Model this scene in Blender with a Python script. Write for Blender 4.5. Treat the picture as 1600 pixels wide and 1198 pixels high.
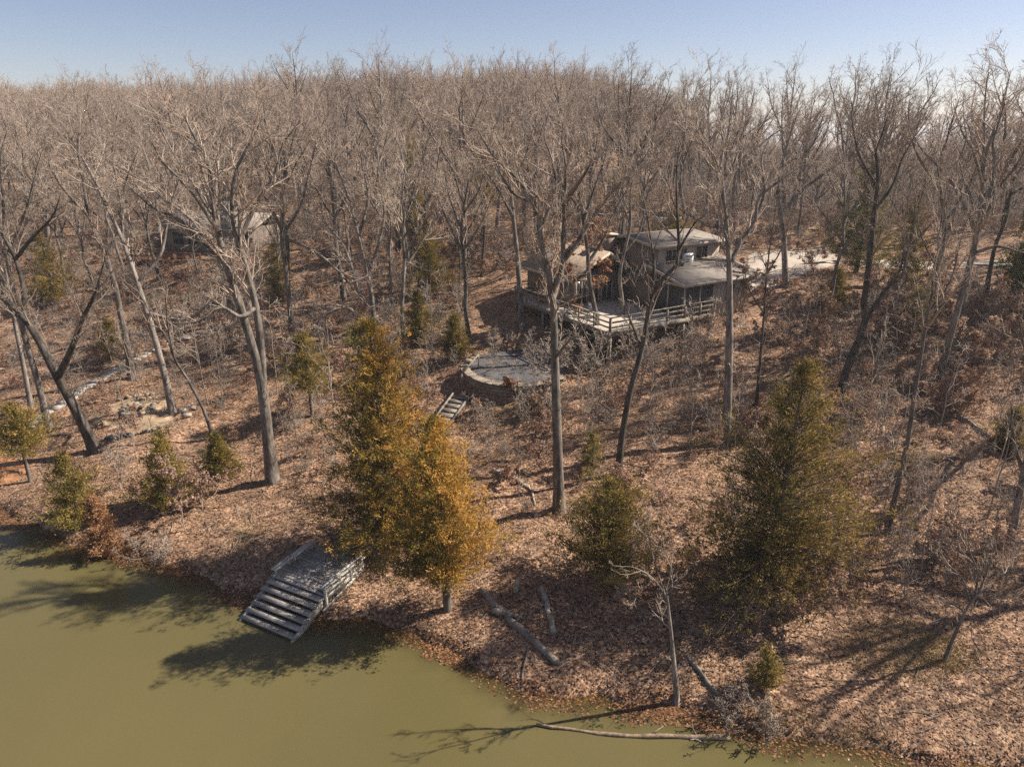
import bpy, math, random
import numpy as np
R = math.radians
for o in list(bpy.data.objects): bpy.data.objects.remove(o)
scene = bpy.context.scene
COL = scene.collection

# ------------------------------------------------------------------ camera, sky, sun, exposure
cam = bpy.data.cameras.new('camera'); cam_o = bpy.data.objects.new('camera', cam); COL.objects.link(cam_o)
cam.lens = 24.0; cam.sensor_width = 36.0; cam.clip_start = 0.5; cam.clip_end = 6000
cam_o.location = (0, 0, 20.0); cam_o.rotation_euler = (R(90 - 20.3), 0, 0)
scene.camera = cam_o
SUN_AZ, SUN_EL = 13.0, 41.0            # azimuth from +X towards +Y
w = bpy.data.worlds.new('World'); scene.world = w; w.use_nodes = True
nt = w.node_tree; nt.nodes.clear()
sky = nt.nodes.new('ShaderNodeTexSky'); sky.sky_type = 'NISHITA'; sky.sun_disc = False
sky.sun_elevation = R(SUN_EL); sky.sun_rotation = R(90 - SUN_AZ)
sky.altitude = 200; sky.air_density = 0.8; sky.dust_density = 0.6; sky.ozone_density = 2.0
bg = nt.nodes.new('ShaderNodeBackground'); bg.inputs[1].default_value = 0.054
wo = nt.nodes.new('ShaderNodeOutputWorld')
tint = nt.nodes.new('ShaderNodeMix'); tint.data_type = 'RGBA'; tint.blend_type = 'MULTIPLY'; tint.inputs[0].default_value = 1.0; tint.inputs[7].default_value = (1.20, 1.03, 1.01, 1)   # even white balance of the whole sky
nt.links.new(sky.outputs[0], tint.inputs[6]); nt.links.new(tint.outputs[2], bg.inputs[0]); nt.links.new(bg.outputs[0], wo.inputs[0])
sun = bpy.data.lights.new('sun', 'SUN'); sun.energy = 4.4; sun.angle = R(0.53); sun.color = (1.0, .93, .82)
sun_o = bpy.data.objects.new('sun', sun); COL.objects.link(sun_o)
sun_o.rotation_euler = (R(90 - SUN_EL), 0, R(90 + SUN_AZ))
scene.view_settings.view_transform = 'Standard'; scene.view_settings.look = 'None'
scene.view_settings.exposure = 1.08; scene.view_settings.gamma = 1.0
scene.view_settings.use_curve_mapping = False
scene.render.engine = 'CYCLES'
cy = scene.cycles
cy.max_bounces = 4; cy.diffuse_bounces = 2; cy.glossy_bounces = 2; cy.transmission_bounces = 2; cy.transparent_max_bounces = 6
cy.caustics_reflective = False; cy.caustics_refractive = False; cy.use_denoising = False

# ------------------------------------------------------------------ terrain
#<H>
SX = np.array([-3000,-120,-60,-45,-28.4,-19.2,-12,-7.5,-4.6,-2.9,-1,1.7,4.2,6.1,8.2,11.2,13.9,20,32,60,120,3000.])
SY = np.array([900,80,54,43,33,29.1,26,24.3,23.5,22.7,21.3,20.3,19.7,19.4,18.5,18.2,17.4,15.8,11.5,2,-14,-400.])
PD = np.array([-400,-30,-6,-2,-.4,0,.35,1.2,5,10,15,20,25,32,40,55,80,130,200,320,500,900,4000.])
PZ = np.array([-6,-4,-2.2,-.9,-.25,-.04,.3,.45,1.0,1.7,2.3,3.05,4.05,5.7,7.2,8.7,11.2,15.8,18.0,16,9,3,2.])
def sstep(a, b, x):
    t = np.clip((x - a) / (b - a), 0, 1); return t * t * (3 - 2 * t)
def height(x, y):
    x = np.asarray(x, float); y = np.asarray(y, float)
    wob = .28*np.sin(x*.55+1.3) + .13*np.sin(x*1.37+.8) + .10*np.sin(x*2.9+2.1*np.sin(x*.31)) + .05*np.sin(x*6.3+3*np.sin(x*.7))
    d = (y - np.interp(x, SX, SY)) * .92 + wob
    h = np.interp(d, PD, PZ)
    k = sstep(.3, 6, d)
    h = h + k*(.13*np.sin(x*.43+y*.31)+.10*np.sin(x*.97-y*.71+2)+.05*np.sin(x*2.1+y*1.7)+.04*np.sin(x*3.3-y*2.9+1))
    far = sstep(70, 160, y)
    h = h + far*(1.5*np.sin(x*.021+1.0)+1.0*np.sin(y*.03+x*.013))
    h = h - sstep(72, 140, y)*sstep(10, 70, x)*21.0                # the hill falls away beyond the drive
    h = h + sstep(80, 150, y)*sstep(-20, -110, x)*1.5
    # house pad, patio terrace, drive
    def pad(cx, cy_, r0, r1, z):
        return 1 - sstep(r0, r1, np.hypot(x-cx, y-cy_)), z
    for cx, cy_, r0, r1, z in ((0.4, 46.8, 3.6, 5.2, 4.0), (13.5, 58.5, 5.5, 9.5, 6.6), (25, 66, 7.5, 13, 7.9), (33, 66, 6, 12, 8.0), (42, 67, 5, 11, 8.2)):
        m, zz = pad(cx, cy_, r0, r1, z); h = h*(1-m) + zz*m
    return h
#</H>

# ------------------------------------------------------------------ helpers
def setp(o, label=None, cat=None, group=None, kind=None):
    if label: o['label'] = label
    if cat: o['category'] = cat
    if group: o['group'] = group
    if kind: o['kind'] = kind
    return o
def link(o, parent=None):
    COL.objects.link(o)
    if parent is not None: o.parent = parent
    return o
def empty(name, loc=(0,0,0), rz=0, label=None, cat=None, group=None):
    o = bpy.data.objects.new(name, None); o.location = loc; o.rotation_euler = (0,0,rz); o.empty_display_size = .2
    return setp(link(o), label, cat, group)
def mesh_np(name, V, F, mat=None, smooth=False, attr=None):
    """V (n,3); F list of (m,k) int arrays; attr dict name->per-vertex float array"""
    me = bpy.data.meshes.new(name)
    V = np.ascontiguousarray(V, np.float32)
    me.vertices.add(len(V)); me.vertices.foreach_set('co', V.ravel())
    F = [np.asarray(f, np.int32) for f in F if len(f)]
    nl = sum(f.size for f in F); npoly = sum(len(f) for f in F)
    me.loops.add(nl); me.polygons.add(npoly)
    me.loops.foreach_set('vertex_index', np.concatenate([f.ravel() for f in F]))
    tot = np.concatenate([np.full(len(f), f.shape[1], np.int32) for f in F])
    me.polygons.foreach_set('loop_start', np.concatenate([[0], np.cumsum(tot)[:-1]]).astype(np.int32))
    if smooth: me.polygons.foreach_set('use_smooth', np.ones(npoly, bool))
    if attr:
        for k, a in attr.items():
            at = me.attributes.new(k, 'FLOAT', 'POINT'); at.data.foreach_set('value', np.asarray(a, np.float32))
    me.update(calc_edges=True)
    if mat is not None: me.materials.append(mat)
    return me
def ob(name, me, parent=None, loc=None, rot=None):
    o = bpy.data.objects.new(name, me)
    if loc is not None: o.location = loc
    if rot is not None: o.rotation_euler = rot
    return link(o, parent)
class MB:
    def __init__(s): s.V=[]; s.Q=[]; s.T=[]; s.n=0
    def add(s, V, Q=None, T=None):
        V=np.asarray(V,float)
        if Q is not None and len(Q): s.Q.append(np.asarray(Q)+s.n)
        if T is not None and len(T): s.T.append(np.asarray(T)+s.n)
        s.V.append(V); s.n+=len(V); return s
    def hexa(s, bottom, top):
        """4 bottom + 4 top corner points, counter-clockwise"""
        V=np.array(list(bottom)+list(top),float)
        return s.add(V, [[3,2,1,0],[4,5,6,7],[0,1,5,4],[1,2,6,5],[2,3,7,6],[3,0,4,7]])
    def box(s, x0,x1,y0,y1,z0,z1):
        return s.hexa([(x0,y0,z0),(x1,y0,z0),(x1,y1,z0),(x0,y1,z0)],[(x0,y0,z1),(x1,y0,z1),(x1,y1,z1),(x0,y1,z1)])
    def bar(s, a, b, wd, ht, up=(0,0,1)):
        a=np.array(a,float); b=np.array(b,float); t=b-a; t/=np.linalg.norm(t)
        sd=np.cross(t,up); sd/=max(np.linalg.norm(sd),1e-6); u=np.cross(sd,t)
        c=[(-1,-1),(1,-1),(1,1),(-1,1)]
        A=[a+sd*wd/2*i+u*ht/2*j for i,j in c]; B=[b+sd*wd/2*i+u*ht/2*j for i,j in c]
        return s.hexa(A[::-1],B[::-1])
    def prism(s, poly, z0, z1):
        n=len(poly); V=[(p[0],p[1],z0) for p in poly]+[(p[0],p[1],z1) for p in poly]
        T=[[n,n+i,n+i+1] for i in range(1,n-1)]+[[0,i+1,i] for i in range(1,n-1)]
        return s.add(V,[[i,(i+1)%n,n+(i+1)%n,n+i] for i in range(n)],T)
    def tube(s, pts, rad, k=8, cap=True):
        pts=np.array(pts,float)[None]; rad=np.array(rad,float)[None]
        V,Q=tubes(pts,rad,k); n0=len(V); T=[]
        if cap:
            V=np.vstack([V,pts[0,:1],pts[0,-1:]]); S=pts.shape[1]
            T=[[n0,(i+1)%k,i] for i in range(k)]+[[n0+1,(S-1)*k+i,(S-1)*k+(i+1)%k] for i in range(k)]
        return s.add(V,Q,T)
    def mesh(s, name, mat=None, smooth=False):
        F=[]
        if s.Q: F.append(np.vstack(s.Q))
        if s.T: F.append(np.vstack(s.T))
        return mesh_np(name, np.vstack(s.V), F, mat, smooth)
    def ob(s, name, mat, parent=None, smooth=False, loc=None, rot=None):
        return ob(name, s.mesh(name, mat, smooth), parent, loc, rot)
def norm(v): return v/np.maximum(np.linalg.norm(v,axis=-1,keepdims=True),1e-9)
def tubes(P, Rr, k):
    """P (B,S,3), Rr (B,S) -> verts, quads of B tubes with k sides"""
    B,S,_=P.shape
    T=np.empty_like(P); T[:,1:-1]=P[:,2:]-P[:,:-2]; T[:,0]=P[:,1]-P[:,0]; T[:,-1]=P[:,-1]-P[:,-2]
    if S==2: T[:,0]=T[:,1]=P[:,1]-P[:,0]
    T=norm(T); ref=np.where(np.abs(T[:,:1,2:3])>.8, np.array([1.,.1,0]), np.array([0,0,1.]))
    U=norm(np.cross(T,np.broadcast_to(ref,T.shape))); W=np.cross(T,U)
    a=np.arange(k)*2*np.pi/k
    V=P[:,:,None,:]+Rr[:,:,None,None]*(np.cos(a)[None,None,:,None]*U[:,:,None,:]+np.sin(a)[None,None,:,None]*W[:,:,None,:])
    b=np.arange(B)[:,None,None]*S*k; s_=np.arange(S-1)[None,:,None]*k; i=np.arange(k)[None,None,:]; j=(i+1)%k
    Q=np.stack([b+s_+i, b+s_+j, b+s_+k+j, b+s_+k+i],-1).reshape(-1,4)
    return V.reshape(-1,3), Q

# ------------------------------------------------------------------ materials
def mat(name):
    m=bpy.data.materials.new(name); m.use_nodes=True; n=m.node_tree.nodes; n.clear()
    o=n.new('ShaderNodeOutputMaterial'); b=n.new('ShaderNodeBsdfPrincipled'); m.node_tree.links.new(b.outputs[0],o.inputs[0])
    b.inputs['Roughness'].default_value=.9; b.inputs['Specular IOR Level'].default_value=.15
    return m,m.node_tree,b,o
def nd(t,typ,**kw):
    n=t.nodes.new(typ)
    for k,v in kw.items():
        if k.startswith('i_'):
            n.inputs[int(k[2:]) if k[2:].isdigit() else k[2:]].default_value=v
        else: setattr(n,k,v)
    return n
def ramp(t, src, stops, interp='LINEAR'):
    r=t.nodes.new('ShaderNodeValToRGB'); r.color_ramp.interpolation=interp; e=r.color_ramp.elements
    while len(e)<len(stops): e.new(.5)
    for i,(p,c) in enumerate(stops): e[i].position=p; e[i].color=tuple(c)+(1,)
    t.links.new(src,r.inputs[0]); return r.outputs[0]
def mix(t,a,b,f,mode='MIX'):
    m=t.nodes.new('ShaderNodeMix'); m.data_type='RGBA'; m.blend_type=mode
    for s,v in ((m.inputs[0],f),(m.inputs[6],a),(m.inputs[7],b)):
        if hasattr(v,'links') or hasattr(v,'is_output'): t.links.new(v,s)
        else: s.default_value = v if not isinstance(v,tuple) else v+(1,)
    return m.outputs[2]
def noise(t,vec,scale,detail=4,rough=.6,dist=0):
    n=nd(t,'ShaderNodeTexNoise'); n.inputs['Scale'].default_value=scale; n.inputs['Detail'].default_value=detail
    n.inputs['Roughness'].default_value=rough; n.inputs['Distortion'].default_value=dist
    if vec is not None: t.links.new(vec,n.inputs['Vector'])
    return n.outputs[0]
def bump(t,b,h,strength,dist):
    n=nd(t,'ShaderNodeBump'); n.inputs['Strength'].default_value=strength; n.inputs['Distance'].default_value=dist
    t.links.new(h,n.inputs['Height']); t.links.new(n.outputs[0],b.inputs['Normal'])
def pos(t): return nd(t,'ShaderNodeNewGeometry').outputs['Position']
def objco(t): return nd(t,'ShaderNodeTexCoord').outputs['Object']
def stretch(t,vec,s):
    m=nd(t,'ShaderNodeMapping'); m.inputs['Scale'].default_value=s; t.links.new(vec,m.inputs[0]); return m.outputs[0]

def simple(name, c0, c1, scale=3, rough=.85, bmp=.0, st=(1,1,1), c2=None, rnd=.0, coord=objco):
    m,t,b,o=mat(name); v=stretch(t,coord(t),st)
    n=noise(t,v,scale,5,.65)
    stops=[(.3,c0),(.7,c1)] if c2 is None else [(.25,c0),(.5,c1),(.75,c2)]
    c=ramp(t,n,stops)
    if rnd:
        oi=nd(t,'ShaderNodeObjectInfo'); mr=nd(t,'ShaderNodeMapRange'); mr.inputs[3].default_value=1-rnd; mr.inputs[4].default_value=1+rnd
        t.links.new(oi.outputs['Random'],mr.inputs[0])
        cc=nd(t,'ShaderNodeCombineColor'); [t.links.new(mr.outputs[0],cc.inputs[i]) for i in range(3)]
        c=mix(t,c,cc.outputs[0],1.0,'MULTIPLY')
    t.links.new(c,b.inputs['Base Color']); b.inputs['Roughness'].default_value=rough
    if bmp: bump(t,b,n,.6,bmp)
    return m
M={}
def ground_mat():
    m,t,b,o=mat('leaf_covered_ground'); p=pos(t)
    vo=nd(t,'ShaderNodeTexVoronoi'); vo.inputs['Scale'].default_value=10.5; t.links.new(p,vo.inputs['Vector'])
    vo.inputs['Randomness'].default_value=1
    sp=nd(t,'ShaderNodeSeparateColor'); t.links.new(vo.outputs['Color'],sp.inputs[0])
    leaf=ramp(t,sp.outputs[0],[(0,(.06,.036,.024)),(.22,(.15,.088,.058)),(.45,(.28,.168,.103)),(.7,(.40,.25,.16)),(1,(.54,.37,.25))])
    big=noise(t,p,.22,4,.6); mid=noise(t,p,1.1,5,.65)
    c=mix(t,leaf,ramp(t,mid,[(.3,(.55,.52,.5)),(.7,(1.15,1.1,1.05))]),1.0,'MULTIPLY')
    soil=ramp(t,mid,[(.3,(.075,.055,.042)),(.7,(.15,.11,.08))])
    c=mix(t,c,soil,ramp(t,big,[(.55,(0,0,0)),(.75,(.6,.6,.6))]))
    grass=ramp(t,noise(t,p,.12,3,.5),[(.62,(0,0,0)),(.72,(.35,.35,.35))])
    c=mix(t,c,(.16,.13,.055),grass)
    t.links.new(c,b.inputs['Base Color'])
    ad=nd(t,'ShaderNodeMath',operation='MULTIPLY_ADD'); t.links.new(vo.outputs['Distance'],ad.inputs[0]); ad.inputs[1].default_value=-.6
    t.links.new(mid,ad.inputs[2]); bump(t,b,ad.outputs[0],.8,.05)
    return m
M['ground']=ground_mat()
def litter_mat(name, stops, rough=.75):
    m,t,b,o=mat(name); a=nd(t,'ShaderNodeAttribute'); a.attribute_name='tint'
    t.links.new(ramp(t,a.outputs['Fac'],stops),b.inputs['Base Color']); b.inputs['Roughness'].default_value=rough
    return m
M['litter']=litter_mat('fallen_leaf',[(0,(.095,.05,.028)),(.3,(.205,.11,.06)),(.65,(.335,.20,.118)),(1,(.48,.325,.215))])
def leaf_mat(name, stops, trans):
    m,t,b,o=mat(name); a=nd(t,'ShaderNodeAttribute'); a.attribute_name='tint'
    c=ramp(t,a.outputs['Fac'],stops); t.links.new(c,b.inputs['Base Color']); b.inputs['Roughness'].default_value=.8
    tr=nd(t,'ShaderNodeBsdfTranslucent'); t.links.new(c,tr.inputs[0]); ms=nd(t,'ShaderNodeMixShader'); ms.inputs[0].default_value=trans
    t.links.new(b.outputs[0],ms.inputs[1]); t.links.new(tr.outputs[0],ms.inputs[2]); t.links.new(ms.outputs[0],o.inputs[0])
    return m
M['drygrass']=litter_mat('dry_grass',[(0,(.16,.12,.04)),(.5,(.30,.23,.08)),(1,(.46,.37,.17))],.8)
M['wetleaf']=litter_mat('wet_leaf',[(0,(.05,.025,.015)),(.5,(.16,.075,.035)),(1,(.32,.17,.09))],.4)
M['russet']=leaf_mat('russet_leaf',[(0,(.27,.15,.09)),(.5,(.49,.31,.205)),(1,(.66,.48,.36))],.4)
M['rustoak']=leaf_mat('rusty_oak_leaf',[(0,(.24,.11,.055)),(.5,(.44,.23,.125)),(1,(.60,.38,.24))],.4)
M['palebrown']=leaf_mat('pale_brown_leaf',[(0,(.20,.11,.07)),(.5,(.36,.22,.155)),(1,(.52,.37,.28))],.3)
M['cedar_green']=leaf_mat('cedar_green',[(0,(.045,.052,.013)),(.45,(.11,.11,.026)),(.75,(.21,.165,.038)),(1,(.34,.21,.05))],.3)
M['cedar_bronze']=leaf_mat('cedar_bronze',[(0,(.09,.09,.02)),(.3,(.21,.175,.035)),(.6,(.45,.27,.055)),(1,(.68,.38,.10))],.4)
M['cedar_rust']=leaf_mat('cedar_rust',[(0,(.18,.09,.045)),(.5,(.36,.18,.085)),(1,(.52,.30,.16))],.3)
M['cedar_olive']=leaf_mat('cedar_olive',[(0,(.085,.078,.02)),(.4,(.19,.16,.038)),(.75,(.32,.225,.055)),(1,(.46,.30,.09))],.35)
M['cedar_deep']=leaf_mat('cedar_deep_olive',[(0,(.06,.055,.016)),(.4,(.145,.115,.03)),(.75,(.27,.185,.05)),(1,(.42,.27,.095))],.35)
M['pine']=leaf_mat('pine_needle',[(0,(.03,.05,.012)),(.5,(.075,.10,.022)),(1,(.15,.17,.04))],.25)
def bark(name, c0, c1, c2, tonev=.0, sc=1.0):
    m,t,b,o=mat(name); oc=objco(t); oi=nd(t,'ShaderNodeObjectInfo')
    n=noise(t,stretch(t,oc,(7*sc,7*sc,1.2*sc)),1.0,6,.7); big=noise(t,oc,.5,3,.6)
    c=ramp(t,n,[(.28,c0),(.5,c1),(.72,c2)])
    c=mix(t,c,ramp(t,noise(t,stretch(t,oc,(3,3,1.1)),1.0,5,.7),[(.36,(.38,.36,.34)),(.5,(.95,.95,.95)),(.64,(1.4,1.38,1.35))]),1.0,'MULTIPLY')
    c=mix(t,c,ramp(t,big,[(.3,(.75,.73,.71)),(.7,(1.15,1.15,1.15))]),1.0,'MULTIPLY')
    mr=nd(t,'ShaderNodeMapRange'); mr.inputs[3].default_value=.78; mr.inputs[4].default_value=1.18; t.links.new(oi.outputs['Random'],mr.inputs[0])
    cc=nd(t,'ShaderNodeCombineColor'); [t.links.new(mr.outputs[0],cc.inputs[i]) for i in range(3)]
    c=mix(t,c,cc.outputs[0],1.0,'MULTIPLY'); t.links.new(c,b.inputs['Base Color']); bump(t,b,n,.8,.05)
    return m
M['bark_pale']=bark('pale_grey_bark',(.11,.092,.078),(.24,.205,.178),(.37,.325,.285))
M['bark_mid']=bark('grey_bark',(.07,.06,.05),(.175,.148,.126),(.29,.25,.215))
M['bark_dark']=bark('dark_bark',(.04,.034,.029),(.105,.088,.074),(.19,.162,.138))
M['twig_pale']=simple('pale_twig',(.285,.215,.165),(.47,.375,.295),1.2,rnd=.15)
M['twig']=simple('twig',(.265,.192,.145),(.44,.34,.265),1.2,rnd=.18)
M['twig_dark']=simple('dark_twig',(.155,.112,.086),(.275,.21,.162),1.2,rnd=.15)
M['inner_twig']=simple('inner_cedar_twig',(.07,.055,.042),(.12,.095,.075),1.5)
M['brush']=simple('brush_twig',(.20,.155,.122),(.37,.30,.242),1.2,rnd=.2)
M['log']=simple('weathered_log',(.09,.075,.062),(.22,.185,.155),4,bmp=.03,st=(1,1,.4),c2=(.34,.29,.245))
M['log_pale']=simple('pale_log',(.20,.16,.125),(.34,.28,.22),4,bmp=.03,c2=(.50,.43,.35))
M['log_wet']=simple('wet_log',(.10,.07,.05),(.24,.17,.115),5,bmp=.03,c2=(.42,.33,.24))
M['plank']=simple('weathered_plank',(.17,.15,.135),(.30,.27,.24),5,bmp=.006,st=(.25,3,3),c2=(.45,.41,.365),rnd=.25)
M['plank_pale']=simple('pale_weathered_plank',(.26,.235,.20),(.45,.41,.35),4,bmp=.006,st=(3,.3,3),c2=(.64,.585,.50),rnd=.15)
M['deck']=simple('sunlit_deck_board',(.44,.375,.30),(.56,.485,.39),4,st=(.3,3,3),c2=(.66,.58,.47),rnd=.12)
M['deckrail']=simple('deck_rail_wood',(.19,.158,.122),(.31,.265,.21),4,rnd=.1)
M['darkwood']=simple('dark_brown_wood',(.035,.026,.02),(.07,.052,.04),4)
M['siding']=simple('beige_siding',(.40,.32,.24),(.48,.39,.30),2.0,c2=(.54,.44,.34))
M['siding_dark']=simple('brown_board_and_shade',(.18,.14,.11),(.27,.215,.17),3)  # brown boards; also the painted shade on the upper storey's left side
M['trim']=simple('tan_fascia',(.40,.33,.26),(.50,.42,.335),3)
M['roof']=simple('weathered_shingle',(.15,.125,.105),(.23,.195,.165),2.2,bmp=.012,c2=(.30,.26,.22))
M['roof_tan']=simple('leaf_strewn_shingle',(.18,.13,.095),(.26,.195,.145),2.5,bmp=.012,c2=(.33,.255,.195))
M['stone']=simple('tan_stone',(.15,.12,.09),(.27,.215,.16),5,bmp=.03,c2=(.40,.325,.25),rnd=.2)
M['stone_grey']=simple('grey_stone',(.13,.118,.105),(.22,.20,.18),5,bmp=.03,c2=(.32,.295,.265),rnd=.2)
M['patio']=simple('patio_slate',(.05,.05,.053),(.10,.098,.10),1.6,c2=(.17,.162,.158))
M['drive']=simple('concrete_drive',(.33,.27,.21),(.43,.36,.29),.6,c2=(.52,.445,.365),coord=pos)
M['slab']=simple('path_slab',(.30,.26,.22),(.40,.355,.305),4,c2=(.50,.45,.39),rnd=.15)
M['sand']=simple('sandy_earth',(.27,.185,.115),(.38,.27,.17),1.5,c2=(.46,.34,.22),coord=pos)
M['clay']=simple('orange_clay',(.30,.13,.06),(.40,.19,.09),2.0,c2=(.48,.25,.13),coord=pos)
M['white']=simple('white_paint',(.70,.70,.70),(.80,.80,.80),3,rough=.5)
M['black']=simple('black_metal',(.02,.02,.022),(.04,.04,.042),3,rough=.5)
M['rubber']=simple('black_rubber',(.015,.015,.015),(.03,.03,.03),3,rough=.7)
M['screen']=simple('insect_screen',(.07,.062,.055),(.10,.09,.08),3,rough=.6)
M['chair']=simple('brown_chair_wood',(.15,.065,.03),(.24,.11,.05),4)
M['bluecloth']=simple('blue_grey_cloth',(.16,.19,.25),(.22,.25,.32),4)
m,t,b,o=mat('dark_glass'); b.inputs['Base Color'].default_value=(.03,.032,.036,1); b.inputs['Roughness'].default_value=.08; b.inputs['Specular IOR Level'].default_value=.5; M['glass']=m
def water_mat():
    m,t,b,o=mat('murky_water'); p=pos(t)
    n=noise(t,stretch(t,p,(1,.6,1)),.075,4,.55)
    c=ramp(t,n,[(.3,(.100,.085,.034)),(.7,(.134,.107,.043))]); t.links.new(c,b.inputs['Base Color'])
    b.inputs['Roughness'].default_value=.12; b.inputs['Specular IOR Level'].default_value=.5; b.inputs['IOR'].default_value=1.33
    wv=noise(t,stretch(t,p,(1.0,2.2,1)),2.6,4,.6); bump(t,b,wv,.16,.05)
    tr=nd(t,'ShaderNodeBsdfTransparent'); tr.inputs[0].default_value=(.72,.62,.36,1)
    a=nd(t,'ShaderNodeAttribute'); a.attribute_name='murk'
    ms=nd(t,'ShaderNodeMixShader'); t.links.new(a.outputs['Fac'],ms.inputs[0]); t.links.new(tr.outputs[0],ms.inputs[1]); t.links.new(b.outputs[0],ms.inputs[2])
    t.links.new(ms.outputs[0],o.inputs[0]); return m
M['water']=water_mat()

# ------------------------------------------------------------------ ground and water
def grow_axis(a,b,step,lo,hi,f=1.16):
    c=list(np.arange(a,b+1e-6,step)); s=step; x=b
    while x<hi: s*=f; x+=s; c.append(x)
    s=step; x=a; pre=[]
    while x>lo: s*=f; x-=s; pre.append(x)
    return np.array(pre[::-1]+c)
def sheet(xs,ys,zf):
    X,Y=np.meshgrid(xs,ys,indexing='ij'); Z=zf(X,Y); nx,ny=X.shape
    V=np.stack([X,Y,Z],-1).reshape(-1,3); i=np.arange(nx-1)[:,None]*ny; j=np.arange(ny-1)[None]
    q=np.stack([i+j,i+ny+j,i+ny+j+1,i+j+1],-1).reshape(-1,4); return V,q
rg=np.random.default_rng(5)
def zground(X,Y):
    n=rg.normal(0,.009,X.shape); near=(Y<85)&(np.abs(X)<60)
    return height(X,Y)+np.where(near,n,0)
V,q=sheet(grow_axis(-44,44,.36,-3000,3000),grow_axis(13,76,.36,-500,4200),zground)
setp(ob('ground',mesh_np('ground',V,[q],M['ground'],True)),kind='structure')
V,q=sheet(grow_axis(-40,30,.6,-700,700,1.3),grow_axis(2,44,.6,-400,150,1.3),lambda X,Y:0*X)
dep=-height(V[:,0],V[:,1]); murk=np.clip(.12+1.1*np.clip(dep,0,9)/.75,0.1,1)
setp(ob('lake_water',mesh_np('lake_water',V,[q],M['water'],True,{'murk':murk})),'murky olive green lake water along the leafy shore','lake',kind='structure')

def drape(name, poly, dz, m, step=.35, rough=0.0, edge=.15, flat=None):
    """irregular sheet lying on the ground inside a polygon (thin slab with sides)"""
    poly=np.array(poly,float); c=poly.mean(0); rr=np.random.default_rng(len(name)+3)
    n=len(poly); out=[]
    for i in range(n):
        a,b_=poly[i],poly[(i+1)%n]; k=max(2,int(np.linalg.norm(b_-a)/step))
        for s in range(k): out.append(a+(b_-a)*s/k+rr.normal(0,edge,2))
    out=np.array(out); N=len(out); rings=7; V=[]; Q=[]; T=[]
    for r in range(rings):
        f=1-r/rings; pts=c+(out-c)*f
        z=height(pts[:,0],pts[:,1]) if flat is None else np.full(N,flat)
        V.append(np.c_[pts,z+dz*(1 if r else .15)+rr.normal(0,rough,N)])
    V=np.vstack(V+[[[c[0],c[1],(float(height(*c)) if flat is None else flat)+dz]]])
    for r in range(rings-1):
        for i in range(N):
            j=(i+1)%N; Q.append([r*N+i,r*N+j,(r+1)*N+j,(r+1)*N+i])
    r=rings-1; T=[[r*N+i,r*N+(i+1)%N,rings*N] for i in range(N)]
    return ob(name,mesh_np(name,V,[np.array(Q),np.array(T)],m,True))
setp(drape('driveway',[(18.38, 55.26),(25.3, 72.9),(34.04, 74.56),(33.41, 69.77),(30.19, 64.21),(26.24, 61.14),(21.8, 56.76)],.06,M['drive'],.8,edge=.25),'pale concrete pad of the drive beside the house','driveway',kind='structure')
setp(drape('far_drive',[(33.6, 67.02),(39.9, 65.43),(48.34, 66.6),(46.68, 63.89),(38.18, 61.91),(32.48, 64.0)],.06,M['drive'],.8,edge=.25),'narrow pale strip of drive running on through the trees','driveway',kind='structure')
setp(drape('sandy_clearing',[(-28.99, 42.38),(-28.35, 45.29),(-25.52, 46.18),(-22.8, 43.67),(-22.4, 40.9),(-25.44, 40.59)],.03,M['sand'],.4,.012,.25),'sandy clearing under the left trees','clearing',kind='structure')
setp(drape('clay_bank',[(-33.25, 36.73),(-33.38, 39.14),(-31.3, 38.84),(-29.51, 37.51),(-29.05, 36.18),(-30.42, 35.49)],.03,M['clay'],.4,.012,.2),'bare orange clay bank at the left shore','clay bank',kind='structure')

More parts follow.
